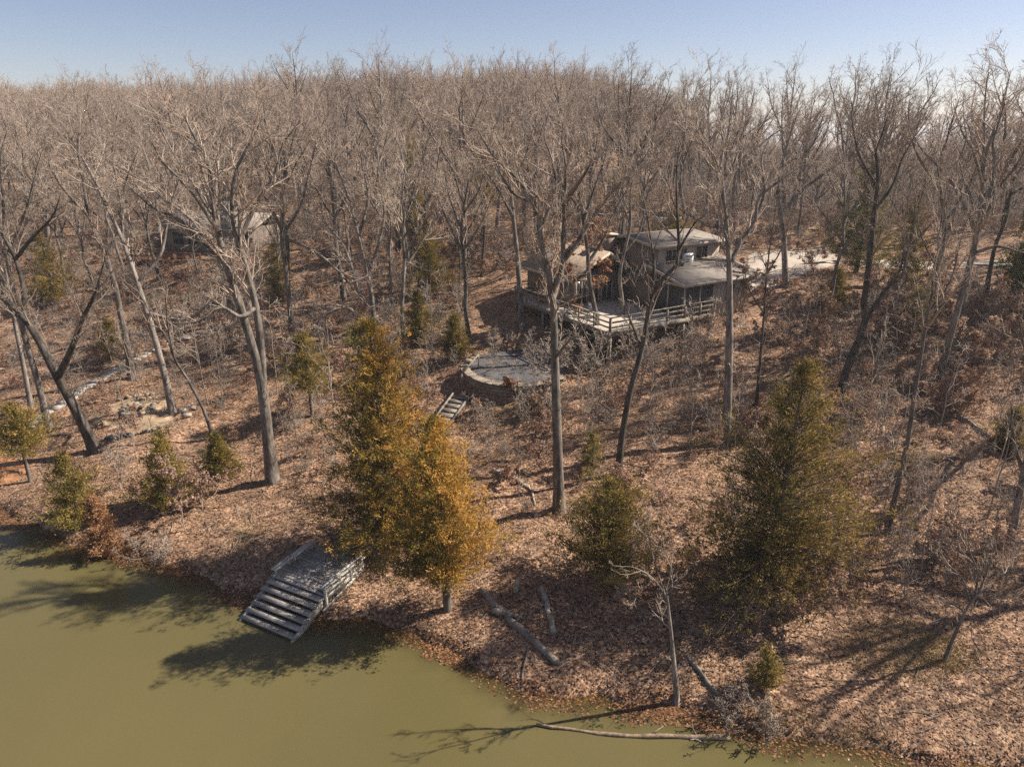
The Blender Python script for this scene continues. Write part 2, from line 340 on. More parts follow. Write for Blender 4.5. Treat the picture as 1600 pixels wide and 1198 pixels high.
HEROES=[
 ('big dark-barked tree leaning hard left over the clay bank, forked high',(-26.13,38.76,1.12),0.34,0.25,1.0,[[(-0.01, 0.0, 0.0), (-0.67, 0.0, 2.82), (-1.28, 0.0, 4.91), (-1.83, 0.0, 7.13), (-2.53, 0.0, 8.88), (-3.68, 0.3, 9.87), (-5.08, 0.6, 11.02), (-6.18, 1.0, 12.79)], [(-2.38, 0.0, 8.61), (-2.37, 0.5, 10.28), (-2.61, 0.8, 11.91), (-3.12, 1.0, 13.34), (-3.54, 1.2, 15.63), (-3.51, 1.4, 17.62)], [(-2.61, 0.8, 11.91), (-1.08, 0.4, 13.17), (0.63, 0.0, 14.43), (1.58, -0.3, 15.75)], [(-1.28, 0.0, 4.91), (0.38, -0.6, 6.92), (1.62, -1.0, 8.76), (2.89, -1.2, 10.47), (3.83, -1.2, 12.44)]]),
 ('pale slim trunk leaning left beside the slab path, nearer of a pair',(-31.35,42.3,1.17),0.22,0.7,1.0,[[(0.0, 0.0, 0.0), (0.06, 0.0, 3.14), (-0.05, 0.0, 5.79), (-0.01, 0.0, 8.75), (0.11, 0.0, 11.57), (0.42, 0.4, 14.61), (0.78, 0.6, 17.26), (1.54, 0.6, 18.77)], [(-0.01, 0.0, 8.75), (-1.07, 0.5, 10.68), (-1.16, 0.8, 13.41), (-0.99, 1.0, 16.06)], [(0.11, 0.0, 11.57), (2.24, -0.4, 14.32), (3.68, -0.6, 16.88), (4.56, -0.8, 18.15)]]),
 ('thin pale trunk leaning left beside the slab path, farther of a pair',(-34.43,45.22,1.27),0.17,0.65,1.0,[[(0.01, 0.0, 0.0), (0.25, 0.0, 3.39), (0.44, 0.0, 6.61), (0.73, 0.0, 10.12), (0.83, 0.3, 13.42), (1.8, 0.4, 16.6), (2.61, 0.5, 18.44)], [(0.73, 0.0, 10.12), (2.47, 0.5, 12.98), (3.65, 0.7, 15.8), (4.19, 0.9, 17.75)]]),
 ('stout grey tree standing on the slab path with russet leaves at its foot',(-28.91,48.82,2.31),0.27,0.45,1.0,[[(0.0, 0.0, -0.01), (0.13, 0.0, 2.14), (0.14, 0.0, 4.61), (0.15, 0.0, 7.0), (-0.07, 0.0, 9.31), (-0.76, 0.2, 11.97), (-0.76, 0.4, 14.97), (-0.81, 0.6, 16.88), (-0.05, 0.6, 18.35)], [(-0.07, 0.0, 9.31), (1.24, 0.5, 11.49), (1.81, 0.8, 14.09), (3.04, 1.0, 16.38)], [(-0.76, 0.2, 11.97), (-1.84, -0.5, 14.18), (-2.26, -0.8, 16.18), (-2.42, -1.0, 17.62)]]),
 ('tall pale tree with high spreading fork behind the fire ring',(-23.44,43.54,1.72),0.24,0.75,1.0,[[(0.01, 0.0, 0.01), (-0.07, 0.0, 2.59), (-0.22, 0.0, 4.86), (-0.46, 0.0, 7.05), (-0.72, 0.0, 9.16), (-0.98, 0.0, 10.81), (-1.16, 0.0, 11.94), (-1.75, 0.0, 13.98), (-2.38, 0.2, 15.86), (-3.0, 0.3, 17.23), (-3.37, 0.4, 18.44)], [(-1.13, 0.0, 11.7), (-1.11, 0.5, 13.53), (-1.16, 0.7, 15.45), (-1.26, 0.9, 16.88), (-0.85, 1.0, 18.22)], [(-0.72, 0.0, 9.16), (0.75, 0.6, 10.71), (1.47, 1.0, 13.08), (2.51, 1.2, 15.42), (3.54, 1.3, 17.1), (4.15, 1.3, 18.44)], [(-0.46, 0.0, 7.05), (2.48, -1.0, 6.88), (4.5, -1.4, 8.24), (6.16, -1.6, 9.5)]]),
 ('crooked young tree with zigzag trunk between fire ring and cedar',(-19.08,39.75,1.5),0.12,0.6,0.6,[[(-0.01, 0.0, 0.0), (-0.34, 0.0, 2.03), (-0.82, 0.0, 3.54), (-1.16, 0.0, 4.39), (-1.61, 0.0, 5.43), (-1.79, 0.0, 6.65), (-2.53, 0.2, 7.8), (-3.0, 0.4, 8.93), (-3.6, 0.5, 10.07)], [(-1.61, 0.0, 5.43), (-1.49, -0.3, 7.54), (-1.25, -0.4, 9.5), (-1.28, -0.4, 11.01)]]),
 ('big oak with dark foot on the bank above the dock, twin stems above',(-13.64,34.57,1.26),0.34,0.55,1.2,[[(0.0, 0.0, 0.0), (0.04, 0.0, 2.1), (0.11, 0.0, 4.42), (0.12, 0.0, 6.1), (-0.06, 0.0, 7.9), (-0.32, 0.0, 9.48), (-0.57, 0.0, 11.0), (-0.88, 0.0, 12.49), (-1.03, 0.0, 14.08), (-1.16, 0.2, 15.91), (-1.12, 0.3, 17.47), (-1.75, 0.4, 18.6), (-2.05, 0.4, 19.55)], [(0.15, 0.0, 5.55), (0.29, 0.2, 8.02), (0.25, 0.3, 10.09), (0.04, 0.4, 11.75), (-0.26, 0.4, 13.39), (-0.32, 0.4, 15.28), (0.23, 0.5, 17.19), (1.03, 0.7, 18.34), (1.6, 0.8, 19.39)], [(0.25, 0.3, 10.09), (-0.28, -0.6, 9.81), (-1.02, -1.0, 10.41), (-2.03, -1.5, 9.81), (-3.22, -2.0, 9.85)], [(-0.88, 0.0, 12.49), (-1.82, -0.5, 13.84), (-2.62, -0.8, 14.8), (-3.52, -1.0, 15.27), (-4.43, -1.2, 16.32)], [(-0.26, 0.4, 13.39), (0.75, 0.8, 15.24), (1.84, 1.0, 16.77), (2.23, 1.2, 17.98), (3.11, 1.3, 19.04)], [(-1.03, 0.0, 14.08), (-1.65, -0.8, 16.0), (-2.59, -1.2, 17.35), (-2.9, -1.4, 18.36)]]),
 ('straight dark-footed tree with long low limb reaching toward the tall cedar',(-18.18,54.32,3.81),0.25,0.4,1.0,[[(0.0, 0.0, 0.0), (0.1, 0.0, 3.24), (0.1, 0.0, 6.36), (0.08, 0.0, 8.38), (0.52, 0.0, 11.3), (1.15, 0.2, 13.92), (1.69, 0.3, 15.57), (2.41, 0.4, 17.19)], [(0.22, 0.0, 8.28), (2.71, -0.8, 7.41), (4.71, -1.4, 5.87), (6.16, -1.8, 4.08), (7.6, -2.0, 2.69)], [(0.08, 0.0, 8.38), (1.7, 0.5, 10.77), (2.65, 0.8, 13.62), (3.29, 1.0, 15.56), (3.66, 1.0, 16.93)], [(0.18, 0.0, 8.87), (-0.67, -0.4, 11.34), (-1.0, -0.7, 13.69), (-1.46, -0.8, 15.32)], [(0.52, 0.0, 11.3), (-0.1, 0.4, 14.19), (-0.17, 0.5, 15.84)]]),
 ('pale many-stemmed tree rising behind the tall orange cedar',(-11.5,55.14,4.57),0.24,0.8,1.2,[[(0.0, 0.0, -0.01), (-0.06, 0.0, 2.82), (-0.39, 0.0, 5.45), (-0.75, 0.0, 7.5), (-1.16, 0.0, 9.98), (-1.85, 0.0, 12.38), (-2.74, 0.2, 13.97), (-3.34, 0.3, 15.63)], [(-0.04, 0.0, 1.75), (-1.03, -0.3, 3.16), (-1.35, -0.5, 5.03), (-1.92, -0.6, 7.08), (-3.2, -0.8, 9.09), (-3.11, -1.0, 11.97)], [(-0.21, 0.0, 4.41), (0.79, 0.3, 6.95), (1.33, 0.5, 9.43), (1.0, 0.6, 12.35), (1.61, 0.7, 14.24), (2.19, 0.8, 15.9)], [(-0.75, 0.0, 7.5), (0.07, 0.8, 10.39), (-0.27, 1.0, 13.09), (-0.39, 1.1, 15.07)], [(-0.88, 0.0, 0.38), (-2.06, -0.8, 1.95), (-4.08, -1.4, 1.03), (-5.22, -1.6, -0.53)]]),
 ('twin-trunked pale tree with wide crooked fork left of the house',(-8.28,62.21,6.26),0.2,0.8,1.0,[[(-0.24, 0.0, 0.0), (-0.18, 0.0, 2.48), (-0.93, 0.0, 4.79), (-1.39, 0.0, 7.04), (-1.59, 0.0, 9.5), (-1.36, 0.0, 11.47), (-0.86, 0.2, 13.03), (-1.29, 0.3, 14.58)], [(0.2, 0.3, -0.07), (0.37, 0.3, 2.43), (0.47, 0.3, 4.75), (0.52, 0.3, 7.28), (1.51, 0.3, 9.21), (1.81, 0.3, 11.14), (2.19, 0.4, 12.72), (2.79, 0.5, 14.27)], [(0.53, 0.3, 6.16), (-0.18, -0.3, 7.73), (-0.65, -0.6, 8.73), (0.03, -0.9, 10.35)], [(-1.39, 0.0, 7.04), (-2.42, 0.4, 9.74), (-2.87, 0.6, 12.08), (-3.06, 0.7, 13.65)]]),
 ('tall straight tree at the corner of the far deck rail',(0.82,52.93,5.18),0.26,0.6,1.0,[[(0.0, 0.0, 0.0), (-0.22, 0.0, 3.23), (-0.42, 0.0, 5.74), (-0.72, 0.0, 8.64), (-1.01, 0.0, 11.44), (-1.29, 0.0, 13.16), (-1.99, 0.2, 14.48), (-2.44, 0.3, 16.05)], [(-1.01, 0.0, 10.98), (0.13, 0.4, 12.87), (0.59, 0.6, 14.48), (1.05, 0.7, 16.06)], [(-0.72, 0.0, 8.64), (-2.01, -0.4, 11.01), (-3.16, -0.6, 12.64), (-3.81, -0.8, 14.23)]]),
 ('tall tree with clear Y fork standing before the stone patio wall',(2.44,30.75,1.74),0.28,0.55,1.2,[[(0.0, 0.0, 0.0), (-0.12, 0.0, 2.39), (-0.24, 0.0, 4.84), (-0.36, 0.0, 7.18), (-0.47, 0.0, 9.4), (-0.6, 0.0, 11.38), (-1.0, 0.0, 12.84), (-1.22, 0.0, 14.12), (-1.43, 0.0, 15.27), (-2.02, 0.0, 16.16), (-2.85, -0.2, 16.86), (-3.47, -0.3, 17.53), (-3.91, -0.3, 18.37)], [(-0.59, 0.0, 11.32), (-0.18, 0.1, 12.39), (-0.15, 0.2, 13.81), (-0.13, 0.2, 15.2), (-0.11, 0.3, 16.81), (-0.29, 0.4, 17.75), (-0.25, 0.5, 18.68)], [(-0.15, 0.1, 12.68), (0.58, 0.3, 13.65), (1.42, 0.6, 15.02), (2.27, 0.9, 15.96), (3.27, 1.2, 16.85), (3.81, 1.4, 17.73)], [(-1.22, 0.0, 14.12), (-0.51, 0.6, 15.71), (-0.69, 0.9, 17.1), (-1.04, 1.1, 18.06), (-0.83, 1.2, 19.0)], [(-1.43, 0.0, 15.27), (-2.44, 0.5, 15.72), (-3.15, 0.9, 16.94), (-3.28, 1.1, 17.9)], [(-0.38, 0.0, 8.15), (0.05, -0.4, 8.96), (0.48, -0.8, 9.48), (0.9, -1.0, 9.39)], [(-0.13, 0.2, 15.2), (0.69, -0.4, 16.58), (1.03, -0.7, 17.47), (1.11, -0.8, 18.37)]]),
 ('tall pale tree with broken white stub in front of the beige house wall',(12.71,36.89,2.66),0.27,0.75,1.1,[[(0.0, 0.0, 0.0), (-0.25, 0.0, 3.65), (-0.51, 0.0, 6.72), (-0.79, 0.0, 9.26), (-1.02, 0.0, 11.01), (-1.41, 0.0, 13.04), (-1.79, 0.0, 14.66), (-1.95, 0.0, 15.55), (-2.48, 0.0, 16.27), (-3.07, 0.2, 17.1), (-3.62, 0.3, 18.02)], [(-0.83, 0.0, 10.84), (-0.3, 0.3, 11.82), (0.34, 0.5, 12.81), (0.4, 0.6, 13.96), (1.39, 0.8, 14.77), (2.69, 1.0, 15.67)], [(-1.29, 0.0, 12.54), (-2.44, -0.3, 12.67), (-3.2, -0.5, 13.09), (-4.06, -0.7, 13.6), (-4.54, -0.8, 14.41)], [(-1.79, 0.0, 14.66), (-1.08, 0.4, 15.98), (-0.82, 0.6, 17.1), (-0.39, 0.8, 18.21)], [(-1.95, 0.0, 15.55), (-1.78, 0.5, 16.54), (-1.98, 0.8, 17.66)], [(0.34, 0.5, 12.81), (0.84, 1.0, 14.26), (0.56, 1.3, 15.95), (0.99, 1.5, 17.1)]]),
 ('dark twisted tree in front of the screened porch',(5.88,33.69,2.14),0.19,0.25,0.8,[[(0.0, 0.0, 0.0), (0.08, 0.0, 2.41), (0.37, 0.0, 5.0), (0.83, 0.0, 7.3), (1.04, 0.0, 9.5), (1.22, 0.0, 10.55), (2.12, 0.0, 11.29), (2.31, 0.0, 12.39), (2.06, 0.0, 14.23), (1.93, 0.2, 15.99), (1.95, 0.3, 17.13)], [(1.16, 0.0, 10.48), (1.22, 0.4, 11.69), (0.98, 0.6, 12.93), (0.74, 0.8, 14.14), (0.38, 1.0, 15.34)], [(1.04, 0.0, 9.5), (0.47, -0.4, 10.25), (-0.12, -0.6, 11.56), (-0.64, -0.7, 12.2)], [(2.31, 0.0, 12.39), (2.82, -0.5, 13.69), (3.44, -0.8, 14.32)], [(0.83, 0.0, 7.3), (0.23, 0.5, 8.7), (-0.12, 0.7, 9.66)]]),
 ('pale trunk standing at the edge of the concrete drive',(23.14,56.98,7.74),0.27,0.7,1.1,[[(0.0, 0.0, 0.0), (-0.45, 0.0, 2.48), (-0.85, 0.0, 4.58), (-1.61, 0.0, 7.13), (-1.64, 0.0, 9.6), (-1.36, 0.2, 11.04), (-1.06, 0.3, 12.75), (-0.49, 0.4, 14.28)], [(-1.23, 0.0, 5.87), (0.28, 0.5, 7.59), (2.26, 0.8, 9.07), (4.19, 1.0, 10.44), (5.05, 1.2, 11.89)], [(-1.61, 0.0, 7.13), (-3.35, -0.4, 9.13), (-4.16, -0.7, 10.78), (-4.65, -0.8, 12.46)], [(-1.64, 0.0, 9.6), (0.15, -0.5, 10.91), (0.57, -0.7, 12.46), (0.85, -0.7, 13.84)]]),
 ('stout dark tree leaning right on the leafy slope behind the wide cedar',(20.88,40.64,3.7),0.26,0.3,1.0,[[(0.0, 0.0, 0.0), (0.18, 0.0, 2.08), (0.53, 0.0, 3.77), (0.83, 0.0, 5.21), (0.5, 0.0, 6.61), (0.45, 0.0, 8.18), (0.33, 0.0, 10.08), (0.14, 0.0, 11.92), (0.04, 0.0, 13.7), (-0.27, 0.2, 15.12), (0.0, 0.3, 16.24), (0.2, 0.4, 17.35)], [(0.83, 0.0, 5.21), (1.4, 0.3, 6.34), (2.36, 0.6, 7.67), (2.83, 0.8, 8.8), (2.66, 0.9, 10.32)], [(0.14, 0.0, 11.92), (1.21, 0.5, 13.32), (1.64, 0.8, 14.79), (2.23, 1.0, 16.04), (2.4, 1.1, 17.27)], [(0.03, 0.0, 13.35), (-1.39, -0.5, 14.83), (-2.05, -0.7, 16.05), (-2.48, -0.8, 17.22)]]),
 ('slender tree leaning right on the open leaf-covered slope',(18.27,28.67,1.65),0.14,0.6,0.8,[[(-0.01, 0.0, 0.0), (0.01, 0.0, 1.85), (0.04, 0.0, 3.55), (0.01, 0.0, 5.2), (-0.15, 0.0, 7.41), (-0.24, 0.0, 9.22), (-0.33, 0.0, 10.95), (-0.33, 0.0, 12.89), (-0.48, 0.2, 14.72), (-0.49, 0.3, 16.25)], [(0.05, 0.0, 3.62), (-0.8, -0.3, 3.97), (-1.46, -0.5, 3.81), (-2.08, -0.6, 3.7)], [(-0.33, 0.0, 10.95), (0.59, 0.4, 12.26), (0.76, 0.6, 13.87), (1.06, 0.8, 15.44)], [(-0.33, 0.0, 12.89), (-1.52, -0.4, 14.28), (-2.21, -0.6, 15.82)]]),
 ('leaning tree with sinuous upper limbs near the right end of the drive',(27.96,41.97,4.34),0.23,0.4,1.1,[[(0.0, 0.0, 0.0), (0.03, 0.0, 2.51), (0.13, 0.0, 4.83), (0.18, 0.0, 6.87), (0.32, 0.0, 8.65), (0.22, 0.0, 10.38), (0.44, 0.0, 11.88), (0.55, 0.2, 13.51), (0.13, 0.3, 14.76), (0.26, 0.4, 16.02), (0.34, 0.4, 17.15)], [(0.22, 0.0, 10.38), (-0.47, 0.5, 12.21), (-1.24, 0.8, 13.88), (-1.03, 1.0, 15.17), (-1.45, 1.1, 16.45)], [(0.44, 0.0, 11.88), (1.12, -0.4, 13.36), (1.42, -0.6, 14.57), (1.26, -0.8, 16.01)], [(0.32, 0.0, 8.65), (1.15, -0.8, 9.17), (2.48, -1.2, 8.85), (3.72, -1.5, 9.09)]]),
 ('forked grey tree beyond the drive beside the green pine',(32.56,51.86,6.62),0.25,0.4,1.0,[[(0.0, 0.0, 0.0), (-0.05, 0.0, 2.52), (-0.09, 0.0, 4.96), (-0.36, 0.0, 7.1), (-1.1, 0.0, 9.17), (-1.64, 0.0, 11.22), (-1.31, 0.2, 12.79), (-1.14, 0.3, 14.33), (-0.97, 0.3, 15.59)], [(-0.31, 0.0, 6.86), (1.1, 0.5, 9.13), (1.75, 0.8, 11.19), (2.43, 1.0, 12.78), (2.52, 1.1, 14.61)], [(-1.1, 0.0, 9.17), (-3.17, -0.4, 11.24), (-4.34, -0.7, 12.8), (-5.19, -0.8, 14.56)]]),
 ('thin dark straight tree just left of the wide cedar top',(15.68,40.62,3.53),0.1,0.25,0.7,[[(0.01, 0.0, 0.0), (-0.14, 0.0, 3.11), (-0.27, 0.0, 5.99), (-0.42, 0.0, 8.35), (-0.37, 0.2, 10.6), (-0.26, 0.3, 12.79)], [(-0.27, 0.0, 5.99), (-1.54, -0.4, 7.66), (-2.21, -0.6, 9.6)], [(-0.42, 0.0, 8.35), (0.51, 0.4, 10.19), (0.67, 0.5, 12.04)]]),
 ('tree leaning right at the right margin above the shrubs',(23.33,27.39,1.84),0.17,0.4,0.8,[[(-0.01, 0.0, 0.01), (-0.15, 0.0, 1.72), (-0.31, 0.0, 3.7), (-0.46, 0.0, 5.6), (-0.74, 0.0, 8.0), (-0.95, 0.0, 10.27), (-1.35, 0.0, 12.69)], [(-0.31, 0.0, 3.7), (-0.9, 0.3, 5.14), (-1.36, 0.5, 6.91)], [(-0.74, 0.0, 8.0), (-2.19, -0.4, 9.84), (-3.09, -0.6, 11.77)]]),
 ('small bent tree with flat twiggy crown near the lower right shore',(16.63,20.93,0.93),0.075,0.35,1.0,[[(0.0, 0.0, 0.0), (0.07, 0.0, 0.79), (0.18, 0.0, 1.6), (0.26, 0.0, 2.27), (0.4, 0.0, 2.7), (0.58, 0.0, 3.13), (1.32, 0.2, 3.55), (1.94, 0.3, 4.17)], [(0.37, 0.0, 2.65), (0.1, 0.3, 3.47), (-0.5, 0.5, 4.03), (-0.96, 0.6, 4.47)], [(0.47, 0.0, 2.82), (0.5, 0.2, 3.83), (0.05, 0.3, 4.73), (-0.32, 0.3, 5.8)], [(0.58, 0.0, 3.13), (0.52, -0.2, 4.8), (0.4, -0.3, 5.92)], [(0.26, 0.0, 2.27), (-0.81, -0.4, 3.02), (-1.51, -0.6, 3.03)]]),
 ('slim tree with spreading top beside the snag left of the house',(-2.94,64.93,6.9),0.15,0.3,0.8,[[(0.0, 0.0, 0.0), (0.22, 0.0, 2.56), (0.37, 0.0, 4.94), (0.28, 0.0, 7.14), (-0.28, 0.0, 8.67), (-0.66, 0.2, 10.39), (-0.81, 0.3, 12.03)], [(0.33, 0.0, 6.1), (1.46, 0.3, 7.8), (2.35, 0.5, 9.76), (2.94, 0.6, 11.37)], [(0.28, 0.0, 7.14), (0.89, 0.5, 9.48), (0.9, 0.7, 11.37)]]),
 ('grey tree growing up through the corner of the wooden deck',(6.53,47.97,4.22),0.22,0.6,0.9,[[(0.0, 0.0, 0.0), (-0.3, 0.0, 2.45), (-0.76, 0.0, 4.58), (-1.1, 0.0, 6.19), (-1.26, 0.0, 8.0), (-1.6, 0.0, 9.97), (-1.97, 0.0, 11.88), (-2.23, 0.2, 13.78), (-2.06, 0.3, 15.23)], [(-1.18, 0.0, 7.1), (-0.04, 0.4, 8.82), (0.57, 0.6, 10.55), (1.61, 0.8, 12.24)], [(-1.6, 0.0, 9.97), (-0.95, -0.4, 12.33), (-0.41, -0.6, 14.05), (-0.28, -0.7, 15.48)], [(-1.71, 0.0, 10.61), (-3.03, 0.5, 12.26), (-3.49, 0.7, 14.0)]]),
 ('leaning bare tree between deck and house chimney',(8.68,51.01,5.31),0.18,0.5,0.8,[[(0.0, 0.0, 0.0), (-0.29, 0.0, 2.53), (-0.59, 0.0, 4.5), (-0.35, 0.0, 6.18), (0.0, 0.0, 8.28), (-0.14, 0.0, 10.54), (0.23, 0.2, 12.56), (0.38, 0.3, 14.11)], [(-0.35, 0.0, 6.18), (0.81, 0.4, 7.76), (1.16, 0.6, 10.04), (1.98, 0.8, 12.27)], [(0.0, 0.0, 8.28), (-1.12, -0.4, 10.58), (-1.71, -0.6, 12.59)]]),
 ('standing dead stem with snapped branching top at the lower shore',(6.15,19.77,0.09),0.115,0.8,0.8,[[(0.0, 0.0, 0.01), (-0.2, 0.0, 1.34), (-0.4, 0.0, 2.64), (-0.58, 0.0, 3.77), (-0.75, 0.0, 4.77), (-0.93, 0.0, 5.39)], [(-0.75, 0.0, 4.67), (-1.32, -0.3, 5.61), (-1.87, -0.5, 6.14), (-2.45, -0.7, 6.41), (-2.87, -0.8, 6.1)], [(-0.71, 0.0, 4.45), (-1.03, 0.2, 5.37), (-1.32, 0.4, 6.28), (-1.5, 0.5, 7.24), (-1.68, 0.6, 7.94)], [(-0.8, 0.0, 4.86), (-0.62, 0.3, 5.57), (-0.6, 0.5, 6.47), (-0.76, 0.6, 7.31)], [(-1.32, -0.3, 5.61), (-1.81, -0.5, 5.24), (-2.12, -0.6, 4.66)], [(-0.75, 0.0, 4.72), (-0.42, -0.2, 5.53), (-0.11, -0.3, 6.25)]]),
]

# ------------------------------------------------------------------ bare trees
def interp_path(P, t):
    """P (B,S,3), t (B,) in 0..1 -> point, tangent"""
    S=P.shape[1]-1; f=np.clip(t,0,.9999)*S; i=f.astype(int); w_=(f-i)[:,None]; b_=np.arange(len(P))
    return P[b_,i]*(1-w_)+P[b_,i+1]*w_, norm(P[b_,i+1]-P[b_,i]), i
def children(rng, P, Rr, n_each, lo, hi, ang, L, S, wig, trop, rratio, rmin, cap=None):
    B=len(P); cnt=np.asarray(n_each).astype(int) if np.ndim(n_each) else np.full(B,int(n_each))
    idx=np.repeat(np.arange(B),cnt); k=np.concatenate([np.arange(c) for c in cnt]) if len(cnt) else np.zeros(0)
    t=lo+(hi-lo)*((k+rng.random(len(idx)))/cnt[idx])
    p,tan,i=interp_path(P[idx],t); rp=Rr[idx,np.minimum(i+1,Rr.shape[1]-1)]
    plen=np.linalg.norm(np.diff(P,axis=1),axis=-1).sum(1)[idx]
    rnd=norm(rng.normal(size=p.shape)); perp=norm(rnd-(rnd*tan).sum(1,keepdims=True)*tan)
    a=np.radians(rng.normal(ang,ang*.28,len(idx)))[:,None]
    d=norm(np.cos(a)*tan+np.sin(a)*perp+np.array([0,0,trop]))
    ln=L*plen*(1.12-.62*t)*rng.uniform(.6,1.35,len(idx))
    if cap is not None: ln=np.minimum(ln,cap*rng.uniform(.7,1.2,len(idx)))
    out=[p]; 
    for s in range(S):
        d=norm(d+rng.normal(0,wig,d.shape)+np.array([0,0,trop*.55])); p=p+d*(ln/S)[:,None]; out.append(p)
    C=np.stack(out,1); r0=np.clip(np.minimum(rp*rratio,.016*ln+.006),rmin,None)
    CR=r0[:,None]*(1-np.linspace(0,1,S+1))[None]**.8+rmin*np.linspace(.9,.6,S+1)[None]
    return C,CR
def resample(pts, S):
    pts=np.array(pts,float)
    # Catmull-Rom through the control points
    q=np.vstack([2*pts[0]-pts[1],pts,2*pts[-1]-pts[-2]]); out=[]
    for i in range(1,len(q)-2):
        for s in np.linspace(0,1,6,endpoint=False):
            a,b_,c,d=q[i-1],q[i],q[i+1],q[i+2]
            out.append(.5*((2*b_)+(c-a)*s+(2*a-5*b_+4*c-d)*s*s+(3*b_-a-3*c+d)*s**3))
    out.append(pts[-1]); out=np.array(out); l=np.r_[0,np.cumsum(np.linalg.norm(np.diff(out,axis=0),axis=1))]
    u=np.linspace(0,l[-1],S+1); return np.stack([np.interp(u,l,out[:,k]) for k in range(3)],1)
def tree_from_limbs(rng, limbs, r0, dens=1.0, fine=True, rmin=.0065):
    """limbs[0] is the trunk; others start on it. Returns trunk mesh data and crown mesh data"""
    tr=resample(limbs[0],16); L=np.linalg.norm(np.diff(tr,axis=0),axis=1).sum()
    u=np.linspace(0,1,17); rad=r0*((1-u)**.75*.93+.07); rad[0]*=1.38; rad[1]*=1.08
    tr[0,2]-=.35
    Vt,Qt=tubes(tr[None],rad[None],10)
    LP=[tr]; LR=[rad]
    for l in limbs[1:]:
        p=resample(l,16); i=np.argmin(np.linalg.norm(tr-p[0],axis=1)); near=rad[i]
        ln=np.linalg.norm(np.diff(p,axis=0),axis=1).sum()
        rr=min(near*.86,.02*ln+.035)*((1-u)**.75*.92+.08); LP.append(p); LR.append(rr)
    LP=np.array(LP); LR=np.array(LR)
    if len(LP)>1:
        V,Q=tubes(LP[1:],LR[1:],7); Qt=np.vstack([Qt,Q+len(Vt)]); Vt=np.vstack([Vt,V])
    lens=np.linalg.norm(np.diff(LP,axis=1),axis=-1).sum(1)
    n1=np.maximum(3,(lens*1.15*dens)).astype(int); n1[0]=int(n1[0]*.8)
    lo=np.full(len(LP),.22); lo[0]=.5
    A=[]; AR=[]
    for b_ in range(len(LP)):
        c,cr=children(rng,LP[b_:b_+1],LR[b_:b_+1],n1[b_],lo[b_],1.0,37,.34,6,.11,.13,.62,rmin*1.4,2.6); A.append(c); AR.append(cr)
    # a few dead stubs low on the trunk
    c,cr=children(rng,LP[:1],LR[:1],4,.2,.5,75,.075,6,.2,.0,.3,rmin*1.4,1.2); A.append(c); AR.append(cr)
    A=np.concatenate(A); AR=np.concatenate(AR)
    B_,BR=children(rng,A,AR,5 if dens>=1 else 4,.2,1.0,38,.56,4,.12,.09,.7,rmin*1.1,1.9)
    VV=[];QQ=[];n=0
    lv=[(A,AR,5),(B_,BR,3)]
    C_,CR=children(rng,B_,BR,4 if fine else 3,.15,1.0,38,.72,2,.13,.07,.8,rmin,1.05); lv.append((C_,CR,3))
    if fine:
        D_,DR=children(rng,C_,CR,2,.2,1.0,36,.75,1,.14,.06,.9,rmin*.85,.6); lv.append((D_,DR,3))
    for P_,R_,k in lv:
        V,Q=tubes(P_,R_,k); VV.append(V); QQ.append(Q+n); n+=len(V)
    return (Vt,Qt),(np.vstack(VV),np.vstack(QQ))
def random_limbs(rng, H, style):
    lean=rng.normal(0,.035,2); n=8; z=np.linspace(0,1,n)
    wob=np.cumsum(rng.normal(0,.011*H,(n,2)),0); wob[0]=0
    tr=np.c_[lean[0]*H*z+wob[:,0],lean[1]*H*z+wob[:,1],H*z*.97]
    limbs=[tr]; P=resample(tr,16)
    for k in range(style):
        t=rng.uniform(.38,.82) if k else rng.uniform(.4,.55)
        p=P[int(t*16)]; az=k*2.4+rng.uniform(-.5,.5); ln=H*(1-t)*rng.uniform(.8,1.12)
        el=rng.uniform(38,66); d=np.array([math.cos(az)*math.cos(R(el)),math.sin(az)*math.cos(R(el)),math.sin(R(el))]); pts=[p]
        for s in range(5):
            d=norm(d+rng.normal(0,.13,3)+np.array([0,0,.12])); pts.append(pts[-1]+d*ln/5)
        limbs.append(np.array(pts))
    return limbs
TONES=lambda v:('bark_pale','twig_pale') if v>.62 else (('bark_mid','twig') if v>.34 else ('bark_dark','twig_dark'))
GRP='bare trees of the hillside wood'
for k,(label,loc,r0,tone,dens,limbs) in enumerate(HEROES):
    rng=np.random.default_rng(100+k)
    big=r0>.21
    (Vt,Qt),(Vc,Qc)=tree_from_limbs(rng,limbs,r0,dens,fine=big,rmin=.0055 if big else .005)
    e=empty('bare_tree',loc,0,label,'tree',GRP)
    bk,tw=TONES(tone)
    ob('trunk',mesh_np('trunk',Vt,[Qt],M[bk],True),e); ob('crown',mesh_np('crown',Vc,[Qc],M[tw],False),e)
VAR=[]
for k in range(9):
    rng=np.random.default_rng(900+k); H=[17.5,16.5,18.5,15.5,17,14,18,12.5,16][k]
    (Vt,Qt),(Vc,Qc)=tree_from_limbs(rng,random_limbs(rng,H,[6,7,5,6,8,5,6,4,7][k]),[.24,.21,.26,.19,.23,.15,.24,.12,.2][k],.95,True,.0062)
    bk,tw=TONES([.7,.5,.5,.8,.45,.5,.2,.5,.75][k])
    VAR.append((mesh_np('trunk',Vt,[Qt],M[bk],True),mesh_np('crown',Vc,[Qc],M[tw]),H))

